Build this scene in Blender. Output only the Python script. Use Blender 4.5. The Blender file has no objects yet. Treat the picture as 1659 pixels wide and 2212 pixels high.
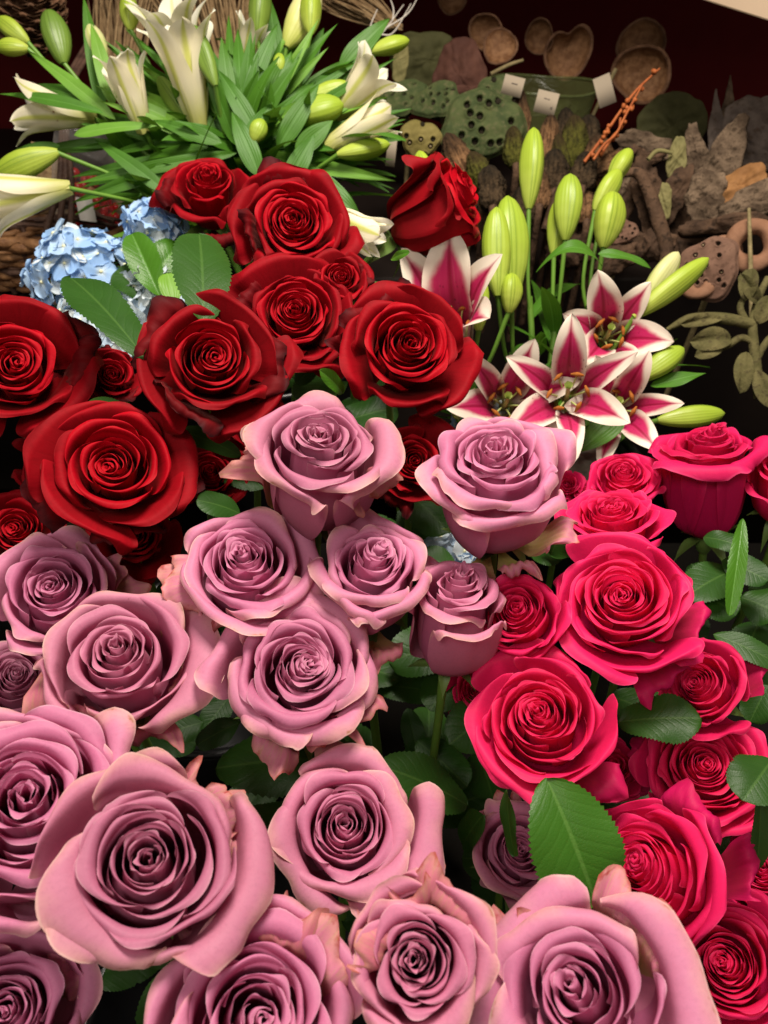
import bpy, math, random
import numpy as np
from mathutils import Vector, Matrix

scene = bpy.context.scene
COL = scene.collection
PI = math.pi

# ------------------------------------------------------------------ camera
PITCH = math.radians(38.0)
VFOV = math.radians(66.0)
PW, PH = 1659.0, 2212.0            # pixel frame used for measuring
CAMLOC = Vector((0.0, 0.0, 1.50))
cam_data = bpy.data.cameras.new('camera')
cam = bpy.data.objects.new('camera', cam_data)
COL.objects.link(cam)
scene.camera = cam
cam.location = CAMLOC
cam.rotation_euler = (PI / 2 - PITCH, 0, 0)
cam_data.sensor_fit = 'VERTICAL'
cam_data.sensor_height = 9.0
cam_data.lens = 9.0 / (2 * math.tan(VFOV / 2))
cam_data.clip_start = 0.01
cam_data.clip_end = 60
cam_data.dof.use_dof = True
cam_data.dof.focus_distance = 0.50
cam_data.dof.aperture_fstop = 3.0

# ------------------------------------------------------------------ light
world = bpy.data.worlds.new('World')
scene.world = world
world.use_nodes = True
bg = world.node_tree.nodes['Background']
bg.inputs[0].default_value = (1.0, 0.86, 0.74, 1)
bg.inputs[1].default_value = 0.21

def area_light(name, loc, target, size, energy, color, spread=180):
    l = bpy.data.lights.new(name, 'AREA')
    l.shape = 'RECTANGLE'; l.size, l.size_y = size
    l.energy = energy; l.color = color; l.spread = math.radians(spread)
    o = bpy.data.objects.new(name, l); COL.objects.link(o)
    o.location = loc
    o.rotation_euler = (Vector(target) - Vector(loc)).to_track_quat('-Z', 'Y').to_euler()
    return o
area_light('ceiling_lamp', (0.08, 0.58, 2.30), (0.0, 0.50, 1.2), (0.45, 0.32), 29, (1.0, 0.90, 0.79))
area_light('fill_lamp', (-0.40, -0.55, 2.45), (0.0, 0.45, 1.15), (0.5, 0.4), 10.5, (1.0, 0.91, 0.82))  # added fill light from above and behind the camera
scene.view_settings.view_transform = 'Standard'
scene.view_settings.look = 'None'
scene.view_settings.exposure = 0.0
scene.cycles.max_bounces = 8
scene.cycles.transparent_max_bounces = 12
scene.cycles.use_denoising = True

# ------------------------------------------------------------------ placing
FW = Vector((0, math.cos(PITCH), -math.sin(PITCH)))
RT = Vector((1, 0, 0))
UP = Vector((0, math.sin(PITCH), math.cos(PITCH)))
K = 2 * math.tan(VFOV / 2) / PH      # metres per measured pixel at 1 m
def at(px, py, d):
    """world point standing d metres in front of the lens, seen at (px, py)"""
    return CAMLOC + FW * d + RT * ((px - PW / 2) * K * d) + UP * (-(py - PH / 2) * K * d)
def basis_at(px, py):
    """right, up, towards-viewer unit vectors for something seen at (px, py)"""
    z = (CAMLOC - at(px, py, 1.0)).normalized()
    x = UP.cross(z).normalized()
    return x, z.cross(x).normalized(), z
def facing(px, py, ax, ay, az=None):
    x, y, z = basis_at(px, py)
    if az is None: az = math.sqrt(max(0.02, 1 - ax * ax - ay * ay))
    return (x * ax + y * ay + z * az).normalized()

# ------------------------------------------------------------------ objects
def empty(name, loc, label, cat, group=None, kind=None):
    o = bpy.data.objects.new(name, None); COL.objects.link(o)
    o.empty_display_size = 0.02
    o.location = loc
    o['label'] = label; o['category'] = cat
    if group: o['group'] = group
    if kind: o['kind'] = kind
    return o
def tag(o, label, cat, group=None):
    o['label'] = label; o['category'] = cat
    if group: o['group'] = group
    return o
def wloc(o):
    p = Vector((0, 0, 0))
    while o is not None:
        p = p + o.location; o = o.parent
    return p
_topo = {}
def grid_topo(nu, nv, closed=False):
    key = (nu, nv, closed)
    if key not in _topo:
        f = []
        for j in range(nv - 1):
            for i in range(nu if closed else nu - 1):
                a = j * nu + i; b = j * nu + (i + 1) % nu
                f.append((a, b, b + nu, a + nu))
        _topo[key] = np.array(f, dtype=np.int32)
    return _topo[key]
def raw_mesh(name, V, F, mat, uv=None, smooth=True):
    """V (n,3); F (m,4) int array or list of index tuples; uv (n,2) per vertex"""
    me = bpy.data.meshes.new(name)
    V = np.ascontiguousarray(V, dtype=np.float32)
    if isinstance(F, np.ndarray):
        m, k = F.shape
        me.vertices.add(len(V)); me.vertices.foreach_set('co', V.ravel())
        me.loops.add(m * k); me.loops.foreach_set('vertex_index', F.ravel())
        me.polygons.add(m)
        me.polygons.foreach_set('loop_start', np.arange(0, m * k, k, dtype=np.int32))
        me.polygons.foreach_set('loop_total', np.full(m, k, dtype=np.int32))
        idx = F.ravel()
    else:
        me.from_pydata([tuple(v) for v in V.tolist()], [], F)
        idx = np.array([i for f in F for i in f], dtype=np.int32)
    if uv is not None:
        l = me.uv_layers.new(name='UVMap')
        l.data.foreach_set('uv', np.ascontiguousarray(np.asarray(uv)[idx], dtype=np.float32).ravel())
    if smooth:
        me.polygons.foreach_set('use_smooth', np.ones(len(me.polygons), dtype=bool))
    me.update(calc_edges=True)
    if mat is not None:
        me.materials.append(mat)
    return me
def obj(name, V, F, mat, parent=None, uv=None, smooth=True):
    """one mesh object; V in world coordinates"""
    V = np.asarray(V, dtype=np.float64)
    if parent is not None:
        V = V - np.array(wloc(parent))
        o = bpy.data.objects.new(name, raw_mesh(name, V, F, mat, uv, smooth)); COL.objects.link(o)
        o.parent = parent
    else:
        c = V.mean(0); c[2] = V[:, 2].min()
        o = bpy.data.objects.new(name, raw_mesh(name, V - c, F, mat, uv, smooth)); COL.objects.link(o)
        o.location = c
    return o
def grid_obj(name, G, mat, parent=None, closed=False, uvs=None):
    """G (nv,nu,3) grid of world points"""
    nv, nu, _ = G.shape
    if uvs is None:
        uu, vv = np.meshgrid(np.linspace(0, 1, nu), np.linspace(0, 1, nv))
        uvs = np.stack([uu, vv], -1)
    return obj(name, G.reshape(-1, 3), grid_topo(nu, nv, closed), mat, parent, uvs.reshape(-1, 2))
def frame_of(axis, hint=None):
    """3x3 columns (x, y, axis)"""
    z = np.array(axis, float); z /= np.linalg.norm(z)
    h = np.array(hint if hint is not None else (0.12, 0.31, 0.94), float)
    if abs(np.dot(h / np.linalg.norm(h), z)) > .97: h = np.array((1., .2, 0.))
    x = np.cross(h, z); x /= np.linalg.norm(x)
    y = np.cross(z, x)
    return np.stack([x, y, z], 1)
def catmull(C, t):
    """C (n,d) control points, t in [0,1] -> points"""
    C = np.asarray(C, float); n = len(C)
    P = np.vstack([2 * C[0] - C[1], C, 2 * C[-1] - C[-2]])
    s = np.clip(np.asarray(t, float), 0, 1) * (n - 1)
    i = np.minimum(s.astype(int), n - 2); f = (s - i)[..., None]
    p0, p1, p2, p3 = P[i], P[i + 1], P[i + 2], P[i + 3]
    return .5 * (2 * p1 + (p2 - p0) * f + (2 * p0 - 5 * p1 + 4 * p2 - p3) * f ** 2 + (3 * p1 - p0 - 3 * p2 + p3) * f ** 3)
def tube_grid(pts, radii, n=8, m=14):
    """swept round tube through pts -> (m,n,3)"""
    pts = np.array([tuple(p) for p in pts], float)
    t = np.linspace(0, 1, m)
    C = catmull(pts, t)
    R = np.interp(t, np.linspace(0, 1, len(radii)), radii)
    T = np.gradient(C, axis=0); T /= np.linalg.norm(T, axis=1)[:, None] + 1e-12
    ref = np.array((.3, .5, .81)) if abs(T[0] @ np.array((.3, .5, .81))) < .9 else np.array((1., 0, 0))
    x = np.cross(ref, T[0]); x /= np.linalg.norm(x)
    out = np.zeros((m, n, 3)); a = np.linspace(0, 2 * PI, n, endpoint=False)
    for i in range(m):
        x = x - T[i] * (x @ T[i]); x /= np.linalg.norm(x) + 1e-12
        y = np.cross(T[i], x)
        out[i] = C[i] + R[i] * (np.cos(a)[:, None] * x + np.sin(a)[:, None] * y)
    return out
def tube(name, pts, radii, mat, parent=None, n=8, m=14):
    return grid_obj(name, tube_grid(pts, radii, n, m), mat, parent, closed=True)
def join_grids(name, grids, mat, parent=None, closed=True):
    Vs, Fs, Us, o = [], [], [], 0
    for G in grids:
        nv, nu, _ = G.shape
        Vs.append(G.reshape(-1, 3)); Fs.append(grid_topo(nu, nv, closed) + o); o += nu * nv
        uu, vv = np.meshgrid(np.linspace(0, 1, nu), np.linspace(0, 1, nv)); Us.append(np.stack([uu, vv], -1).reshape(-1, 2))
    return obj(name, np.vstack(Vs), np.vstack(Fs), mat, parent, np.vstack(Us))
def sstep(a, b, x):
    t = np.clip((x - a) / (b - a), 0, 1)
    return t * t * (3 - 2 * t)

# ------------------------------------------------------------------ materials
class NT:
    def __init__(s, name):
        s.m = bpy.data.materials.new(name); s.m.use_nodes = True
        s.t = s.m.node_tree; s.b = s.t.nodes['Principled BSDF']; s.out = s.t.nodes['Material Output']
    def n(s, kind, **kw):
        x = s.t.nodes.new(kind)
        for k, v in kw.items():
            if k.startswith('i_'):
                k2 = k[2:]; k2 = int(k2) if k2.isdigit() else k2
                s.link(v, x.inputs[k2])
            else: setattr(x, k, v)
        return x
    def link(s, v, sock):
        if isinstance(v, bpy.types.NodeSocket): s.t.links.new(v, sock)
        else: sock.default_value = v
    def math(s, op, a, b=0.0, c=0.0):
        x = s.n('ShaderNodeMath', operation=op)
        s.link(a, x.inputs[0]); s.link(b, x.inputs[1]); s.link(c, x.inputs[2])
        return x.outputs[0]
    def mix(s, f, a, b, blend='MIX'):
        x = s.n('ShaderNodeMix', data_type='RGBA', blend_type=blend)
        s.link(f, x.inputs[0]); s.link(a, x.inputs[6]); s.link(b, x.inputs[7])
        return x.outputs[2]
    def ss(s, v, a, b):
        x = s.n('ShaderNodeMapRange', interpolation_type='SMOOTHSTEP')
        s.link(v, x.inputs[0]); x.inputs[1].default_value = a; x.inputs[2].default_value = b
        return x.outputs[0]
    def uv(s):
        x = s.n('ShaderNodeSeparateXYZ'); s.t.links.new(s.n('ShaderNodeTexCoord').outputs['UV'], x.inputs[0])
        return x.outputs[0], x.outputs[1]
    def noise(s, scale, detail=3, rough=.55, vec=None, dist=0.0):
        x = s.n('ShaderNodeTexNoise'); x.inputs['Scale'].default_value = scale
        x.inputs['Detail'].default_value = detail; x.inputs['Roughness'].default_value = rough; x.inputs['Distortion'].default_value = dist
        s.t.links.new(vec if vec is not None else s.n('ShaderNodeTexCoord').outputs['Object'], x.inputs['Vector'])
        return x.outputs['Fac']
    def mapped(s, scale, src='UV'):
        x = s.n('ShaderNodeMapping'); s.t.links.new(s.n('ShaderNodeTexCoord').outputs[src], x.inputs[0])
        x.inputs['Scale'].default_value = scale
        return x.outputs[0]
    def bump(s, h, strength, dist=.001):
        x = s.n('ShaderNodeBump'); s.link(h, x.inputs['Height'])
        x.inputs['Strength'].default_value = strength; x.inputs['Distance'].default_value = dist
        s.t.links.new(x.outputs[0], s.b.inputs['Normal'])
        return x.outputs[0]
    def rnd(s): return s.n('ShaderNodeObjectInfo').outputs['Random']
    def done(s, color, rough=.5, spec=.4, trans=0.0, tcol=None, sheen=0.0, sheen_tint=None, **kw):
        s.link(color, s.b.inputs['Base Color']); s.link(rough, s.b.inputs['Roughness'])
        s.b.inputs['Specular IOR Level'].default_value = spec
        if sheen:
            s.b.inputs['Sheen Weight'].default_value = sheen; s.b.inputs['Sheen Roughness'].default_value = .35
            if sheen_tint: s.b.inputs['Sheen Tint'].default_value = sheen_tint
        for k, v in kw.items(): s.link(v, s.b.inputs[k.replace('_', ' ')])
        if trans:
            tr = s.n('ShaderNodeBsdfTranslucent'); s.link(tcol if tcol is not None else color, tr.inputs[0])
            mx = s.n('ShaderNodeMixShader'); mx.inputs[0].default_value = trans
            s.t.links.new(s.b.outputs[0], mx.inputs[1]); s.t.links.new(tr.outputs[0], mx.inputs[2])
            s.t.links.new(mx.outputs[0], s.out.inputs[0])
        return s.m
def rgb(*c): return (c[0], c[1], c[2], 1.0)
def plain(name, c, rough=.6, spec=.3, var=.25, nscale=40, bump=0.0):
    s = NT(name); n = s.noise(nscale)
    col = s.mix(n, rgb(*[x * (1 - var) for x in c]), rgb(*[min(1, x * (1 + var)) for x in c]))
    if bump: s.bump(n, bump, .002)
    return s.done(col, rough, spec)

def petal_material(name, body, deep, edge, rim, edge_amt=.6, edge_at=(.72, 1.0), trans=.28, rough=.55, sheen=0., stint=None, veins=.25, blotch=None, burn=None, tint=None, spec=.25):
    """petal: u across, v from claw to rim. deep colour at the claw, edge colour in a wandering margin, thin rim"""
    s = NT(name); u, v = s.uv()
    n1 = s.noise(45, 3); n2 = s.noise(160, 3); n3 = s.noise(520, 3, .7)
    col = s.mix(s.ss(v, .75, .1), rgb(*body), rgb(*deep))
    col = s.mix(s.math('MULTIPLY', s.ss(n1, .35, .7), .35), col, rgb(*[x * .82 for x in body]))
    if tint is not None:
        col = s.mix(s.math('MULTIPLY', s.rnd(), .45), col, rgb(*tint))
    au = s.math('ABSOLUTE', s.math('SUBTRACT', s.math('MULTIPLY', u, 2.0), 1.0))
    m = s.math('MAXIMUM', v, s.math('MULTIPLY', s.math('MULTIPLY', au, .98), s.ss(v, .15, .6)))
    mw = s.math('ADD', m, s.math('MULTIPLY', s.math('SUBTRACT', n1, .5), .45))
    col = s.mix(s.math('MULTIPLY', s.ss(mw, *edge_at), edge_amt), col, rgb(*edge))
    if blotch is not None:
        col = s.mix(s.math('MULTIPLY', s.ss(s.math('MULTIPLY', n2, s.ss(mw, .5, 1.1)), .42, .62), .8), col, rgb(*blotch))
    col = s.mix(s.math('MULTIPLY', s.ss(n3, .45, .75), .22), col, rgb(*[x * .62 for x in body]))
    # fine veins run from claw to rim
    vn = s.noise(1.0, 4, .6, s.mapped((34, 3.0, 1)))
    col = s.mix(s.math('MULTIPLY', s.ss(vn, .45, .75), veins), col, rgb(*deep))
    if burn is not None:
        col = s.mix(s.math('MULTIPLY', s.ss(s.math('ADD', m, s.math('MULTIPLY', s.math('SUBTRACT', n2, .5), .4)), .93, 1.04), s.ss(n1, .50, .62)), col, rgb(*burn))
    col = s.mix(s.math('MULTIPLY', s.ss(m, .945, .985), s.math('MULTIPLY_ADD', n2, 1.1, -.10)), col, rgb(*rim))
    col = s.mix(1.0, col, s.n('ShaderNodeObjectInfo').outputs['Color'], 'MULTIPLY')   # each bloom its own tone
    s.bump(s.math('ADD', s.math('MULTIPLY', vn, .7), s.math('MULTIPLY', n2, .6)), .28, .0009)
    return s.done(col, rough, spec, trans, None, sheen, stint)

MAT = {}
MAT['mauve_inner'] = petal_material('mauve_petal', (.67, .225, .395), (.57, .145, .29), (.71, .29, .45), (.78, .50, .58), .6, veins=.16, tint=(.63, .19, .355), trans=.42)
MAT['mauve_outer'] = petal_material('mauve_petal_aged', (.67, .23, .39), (.58, .165, .27), (.80, .45, .40), (.82, .56, .52), .62, (.70, 1.04), tint=(.68, .26, .41), burn=(.42, .17, .09), veins=.2, trans=.34)
MAT['mauve_guard'] = petal_material('mauve_guard_petal', (.60, .19, .30), (.36, .37, .08), (.68, .34, .27), (.42, .08, .06), .6, (.72, 1.04), veins=.35, blotch=(.38, .035, .035), trans=.25, tint=(.50, .09, .10))
MAT['red_inner'] = petal_material('red_petal', (.42, .0010, .009), (.17, .0005, .004), (.47, .0014, .010), (.50, .012, .018), .6, sheen=.05, stint=(1, .25, .2, 1), trans=.22, rough=.6, veins=.35, tint=(.34, .0008, .008), spec=.10)  # claw colour also darkened to paint shade into the folds
MAT['red_outer'] = petal_material('red_petal_outer', (.30, .0008, .007), (.12, .0004, .002), (.15, .0008, .003), (.26, .005, .008), .7, (.66, 1.05), sheen=.12, stint=(1, .3, .25, 1), trans=.15, rough=.65, veins=.35, tint=(.19, .0006, .003), spec=.10)
MAT['red_guard'] = petal_material('red_petal_dark', (.13, .0008, .003), (.08, .0006, .003), (.03, .0015, .003), (.018, .002, .003), .85, (.6, 1.0), sheen=.22, stint=(1, .35, .3, 1), trans=.10, rough=.65, veins=.35, blotch=(.014, .002, .003), spec=.10)
MAT['pink_inner'] = petal_material('pink_petal', (.86, .018, .125), (.62, .008, .075), (.88, .03, .17), (.90, .12, .26), .5, trans=.44, veins=.12, tint=(.80, .012, .10), spec=.15)
MAT['pink_outer'] = petal_material('pink_petal_outer', (.84, .018, .13), (.62, .008, .09), (.80, .03, .15), (.85, .09, .22), .5, trans=.25, veins=.2, tint=(.66, .008, .10), spec=.15)
MAT['pink_guard'] = petal_material('pink_petal_guard', (.55, .008, .10), (.38, .02, .05), (.5, .008, .08), (.4, .02, .06), .5, trans=.2, veins=.3, spec=.15)

# ------------------------------------------------------------------ roses
def petal_grid(rng, t, th, P, nu, nv):
    """one petal in the bloom's own frame: axis +z, bloom radius about 1"""
    o, H = P['open'], P['H']
    u = np.linspace(-1, 1, nu)
    v = np.linspace(0, 1, nv) ** .85
    U, V0 = np.meshgrid(u, v)
    outer = sstep(.55, 1, t)
    Rm = .040 + (.24 + .36 * o) * t ** P['rexp'] * (1 + rng.uniform(-.07, .07))
    Rm = Rm + P.get('gap', 0) * sstep(.5, .68, t)
    flare = .76 + t * (.30 + .45 * o) * P['flare'] + P['spread'] * sstep(.74, 1, t) * min(1, max(0, (o - .52) / .2)) + rng.uniform(-.07, .07)
    Rr = Rm * flare
    zt = H * (1 - P['drop'] * t ** 2.2 - P['cup'] * max(0, 1 - t) ** 2.2 + P['peak'] * max(0, 1 - t) ** 4) * (1 + rng.uniform(-.05, .05)) - H * P['sag'] * sstep(.78, 1, t) * min(1, max(0, (o - .52) / .2))
    c = P['curl'] * (.05 + .10 * t + .85 * t ** 3) * rng.uniform(.3, 1.5)
    ctrl = [(.05 + .05 * t, .02 * H + .0 * t),
            (Rm * .80 + .02, .20 * zt),
            (Rm * 1.02, .46 * zt),
            (Rm * (.45 + .55 * flare) if t > .3 else Rm * (.55 + .45 * flare), .74 * zt),
            (Rr * .985, .94 * zt),
            (Rr + .060 * c, zt),
            (Rr + .135 * c, zt - .018 * c),
            (Rr + .185 * c, zt - .085 * c)]
    tip = P['tip'] * outer * rng.uniform(.4, 1.3) + .01
    au = np.abs(U)
    ph = rng.uniform(0, 6.28, 6)
    top = 1 - (.40 - .12 * outer) * au ** (2.1 + .7 * outer) + .075 * tip * np.exp(-(U / .17) ** 2)
    top = top + P['ruf'] * (.35 + outer) * (.022 * np.sin(3.1 * U * 2 + ph[0]) + .014 * np.sin(7 * U * 2 + ph[1]))
    top = top + .005 * np.sin(11 * U + ph[4]) + .004 * np.sin(19 * U + ph[5]) + .003 * np.sin(31 * U + ph[0])
    if P['serr'] > 0:
        top = top - P['serr'] * np.abs(np.sin((8 + 3 * np.sin(ph[2])) * U + ph[3] + .7 * np.sin(4 * U + ph[4]))) ** .7
    V = V0 * top
    rz = catmull(ctrl, np.clip(V, 0, 1))
    r, z = rz[..., 0], rz[..., 1]
    W0 = (1.85 - .84 * t ** .55) * P['wrap'] * rng.uniform(.9, 1.12)
    W = W0 * (.38 + .62 * np.sin(np.clip(V / .55, 0, 1) * PI / 2)) * (1 - (.24 - .12 * outer) * sstep(.6, 1, V))
    s = P['spiral'] * (1 - .4 * t)
    # the middle of a rim stands away from the heart while both ends hug it: crescents, not rings
    r = r * (1 + s * U + P['cres'] * (.45 - au ** 2) * sstep(.3, 1, V) * min(1, .3 + t) * rng.uniform(.5, 1.5))
    skew = rng.uniform(-1, 1)
    A = U * W
    f = 1 - P['flat'] * t ** 1.5
    # margins to either side roll back: the corner between them reads as the petal's point
    sr = P['roll'] * outer * sstep(.45, 1, au) ** 1.6 * np.clip(V, 0, 1) ** 2.2
    dip = P['ruf'] * (V0 ** 4) * ((.03 + .05 * outer) * np.sin(2.6 * U + ph[2]) + (.018 + .03 * outer) * np.sin(6.2 * U + ph[3]))
    cre = .012 * outer * np.sin(5 * U + 3 * V0 + ph[5]) * V0
    for q in range(int(rng.integers(1, 4))):
        u0, wd, sl = rng.uniform(-.8, .8), rng.uniform(.05, .12), rng.uniform(-.35, .35)
        cre = cre + rng.uniform(-.022, .016) * (.25 + outer) * np.exp(-((U - u0 - sl * (1 - V0)) / wd) ** 2) * sstep(.35, 1, V0)
    cre = cre + (.003 + .006 * outer) * np.sin(13 * U + ph[1] + 2 * V0) * V0 ** 1.5
    x = r - f * r * (1 - np.cos(A)) + sr * .22 + dip * .6 + cre
    y = r * np.sin(A) * (1 + .10 * outer)
    z = z - sr * .26 + dip * .55 + skew * .035 * U * V * H
    hx, hy = P.get('heart', (0, 0))
    hk = max(0, 1 - t) ** 2
    if t > .5:
        # no two outer petals lean alike
        a = rng.uniform(-.10, .16) * outer * P['lean']
        x, z = x * math.cos(a) + z * math.sin(a), -x * math.sin(a) + z * math.cos(a)
        yaw = rng.uniform(-.06, .06)
        y = y + yaw * z
    ct, st = math.cos(th), math.sin(th)
    return np.stack([x * ct - y * st + hx * hk * V0, x * st + y * ct + hy * hk * V0, z], -1)

ROSE_BASE = dict(open=.75, H=.95, N=34, rexp=.85, drop=.22, cup=.10, peak=0., curl=1.0, tip=1., ruf=1., serr=0., spiral=.10,
                 wrap=1., flat=.30, roll=1., lean=1., guards=3, gsize=1.0, outer_from=.80, spread=.38, sag=.10, cres=.16, flare=1.)
STY = {
    'red':   dict(N=32, open=.80, rexp=.94, cres=.22, cup=.0, drop=.18, tip=3.2, roll=2.2, serr=.004, spread=.40, sag=.14, curl=.55, wrap=1.08, flare=.75, gdroop=(-.05, .35), gsize=1.12),
    'mauve': dict(N=32, open=.70, rexp=1.0, cup=-.05, drop=.14, tip=1.1, curl=.5, roll=1.0, ruf=1.25, spread=.12, sag=.03, wrap=1.22, flare=.50),
    'pink':  dict(N=44, open=.84, rexp=.95, cup=-.04, drop=.22, tip=1.0, serr=.018, ruf=1.2, curl=.42, spread=.20, sag=.07, wrap=1.18, flare=.62),
}
def make_rose(color, px, py, w, ax, ay, size, label, seed, stem=(0, -1), leaves=(), stalk=.20, yaw=0., depth=None, guard_at=None, **kw):
    """px,py: middle of the bloom; w: its width in measured pixels; ax,ay: how the bloom's axis leans on the picture; size: metres across"""
    P = dict(ROSE_BASE); P.update(STY[color]); P.update(kw)
    rng = np.random.default_rng(seed)
    ay = ay + P.get('lift', .22) * max(0, 1 - ay / .55) * min(1, max(0, (2100 - py) / 500))
    d = depth if depth else size / (w * K)
    S = (w * K * d) / 2 * P.get('grow', 1.10 if color == 'mauve' and py < 1600 else 1.07)
    axis = facing(px, py, ax, ay)
    c = np.array(at(px, py, d))
    B = frame_of(axis, basis_at(px, py)[1])
    N = P['N']
    # blooms differ: how far open, how deep, how many petals, how tight the heart
    P['rexp'] *= 1 + rng.uniform(-.13, .10); P['H'] *= 1 + rng.uniform(-.06, .10); P['cup'] = max(-.08, P['cup'] + rng.uniform(-.05, .06)); N += int(rng.integers(-4, 5))
    P['spiral'] *= rng.uniform(.3, 1.9); P['cres'] *= rng.uniform(.7, 1.5)
    tone = rng.uniform(.86, 1.08); hue = rng.uniform(-.06, .06)
    P.setdefault('heart', (rng.normal() * .08, rng.normal() * .08))
    th0 = yaw if yaw else rng.uniform(0, 6.28)
    grids = []
    for k in range(N):
        t = k / (N - 1)
        th = th0 + k * 2.39996 + rng.uniform(-.16, .16)
        big = S > .02
        nu, nv = (33, 20) if t > .6 else ((27, 15) if t > .2 else (23, 11))
        grids.append((t, petal_grid(rng, t, th, P, nu, nv)))
    for g in range(P['guards']):
        # loose guard petals sit lowest, smaller and crinkled, and hang away from the bloom
        th = (guard_at[g] if guard_at and g < len(guard_at) else rng.uniform(0, 6.28))
        Q = dict(P); Q.update(H=P['H'] * .9, drop=.10, curl=1.2, ruf=2.4, roll=1.1, lean=1.0, wrap=.72 * rng.uniform(.8, 1.2), serr=.012, flat=.5, spread=.1, sag=0, cup=0, cres=.1)
        G = petal_grid(rng, 1.0, 0.0, Q, 25, 17)
        G[..., 2] += (.016 * np.sin(G[..., 1] * 26 + g) + .009 * np.sin(G[..., 1] * 63 + 9 * G[..., 0])) * np.clip(G[..., 0], 0, 1)
        G[..., 0] += .015 * np.sin(G[..., 1] * 47 + 2 * g) * np.clip(G[..., 2], 0, 1)
        G = G * .80 * P['gsize']; a = rng.uniform(*P.get('gdroop', (.25, .75)))
        x, z = G[..., 0] * math.cos(a) + G[..., 2] * math.sin(a), -G[..., 0] * math.sin(a) + G[..., 2] * math.cos(a)
        x = x + .10
        ct, st = math.cos(th), math.sin(th)
        grids.append((1.2, np.stack([x * ct - G[..., 1] * st, x * st + G[..., 1] * ct, z], -1)))
    body = [g for t, g in grids if t <= 1]
    rad = np.concatenate([np.hypot(g[..., 0], g[..., 1]).ravel() for g in body])
    scl = S / np.quantile(rad, .985)
    zmid = P['H'] * .55
    M = (B * scl)
    base = c - M @ np.array((0, 0, zmid))
    down = np.array((0, 0, -1.0))
    lean = -np.array(axis) * .6 + down * .55
    foot = base - np.array(axis) * .03 + down * stalk + np.array((rng.uniform(-.02, .02), rng.uniform(-.01, .03), 0))
    root = empty('rose', Vector(foot), label, 'rose', {'red': 'red roses', 'mauve': 'mauve roses', 'pink': 'hot pink roses'}[color])
    for t, g in grids:
        m = MAT[color + ('_guard' if t > 1 else '_outer' if t > P['outer_from'] else '_inner')]
        nv, nu, _ = g.shape
        G = g.reshape(-1, 3) @ M.T + base
        po = grid_obj('petal', G.reshape(nv, nu, 3), m, root)
        po.color = (min(1, tone), min(1, tone * (1 - hue)), min(1, tone * (1 + hue)), 1)
    # green cup, sepals, stem
    ang = np.linspace(0, 2 * PI, 12, endpoint=False)
    prof = [(.004, -.016), (.0065, -.012), (.008, -.006), (.0075, .0), (.006, .004)]
    G = np.array([[(r * math.cos(a), r * math.sin(a), z) for a in ang] for r, z in prof]) * (S / .045)
    hip = grid_obj('calyx', (G.reshape(-1, 3) @ B.T + base).reshape(len(prof), 12, 3), MAT['sepal'], root, closed=True)
    for k in range(5):
        a = th0 + k * 2 * PI / 5 + rng.uniform(-.15, .15)
        L = S * rng.uniform(.75, 1.05); out = rng.uniform(.5, 1.15)
        vv = np.linspace(0, 1, 9); uu = np.linspace(-1, 1, 5)
        Uq, Vq = np.meshgrid(uu, vv)
        wd = S * .15 * np.sin(np.clip(.12 + Vq * .9, 0, 1) * PI) ** .8 * (1 - Vq) ** .35
        drp = rng.uniform(-.2, .9)
        rr = S * .14 + L * out * .75 * Vq; zz = L * (.15 * Vq - drp * Vq ** 2) + np.abs(Uq) * wd * .35
        yy = Uq * wd
        loc = np.stack([rr * math.cos(a) - yy * math.sin(a), rr * math.sin(a) + yy * math.cos(a), zz], -1)
        grid_obj('sepal', (loc.reshape(-1, 3) @ B.T + base).reshape(9, 5, 3), MAT['sepal'], root)
    b0 = base - np.array(axis) * .012 * (S / .045)
    mid = b0 - np.array(axis) * .035 + down * .02
    tube('stem', [foot, foot * .5 + mid * .5 + np.array((0, 0, -.01)), mid, b0], [.0036, .0034, .003, .0034], MAT['rose_stem'], root, 8, 14)
    for k in range(P.get('foliage', 2)):
        a = rng.uniform(0, 6.28); q = rng.uniform(.35, .95)
        p = b0 * (1 - q) + foot * q
        L = rng.uniform(.045, .07)
        e = p + np.array((math.cos(a), math.sin(a), rng.uniform(-.25, .35))) * L
        G = leaf_grid(p, e, L * .62, (0, -.25, 1), .12, .2, 11, 47, .10, (.62, .48), rng.uniform(-.4, .4), .35, rng)
        grid_obj('leaf', G, MAT['rose_leaf'], root)
    for lf in leaves:
        rose_leaf(root, *lf)
    return root

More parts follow.
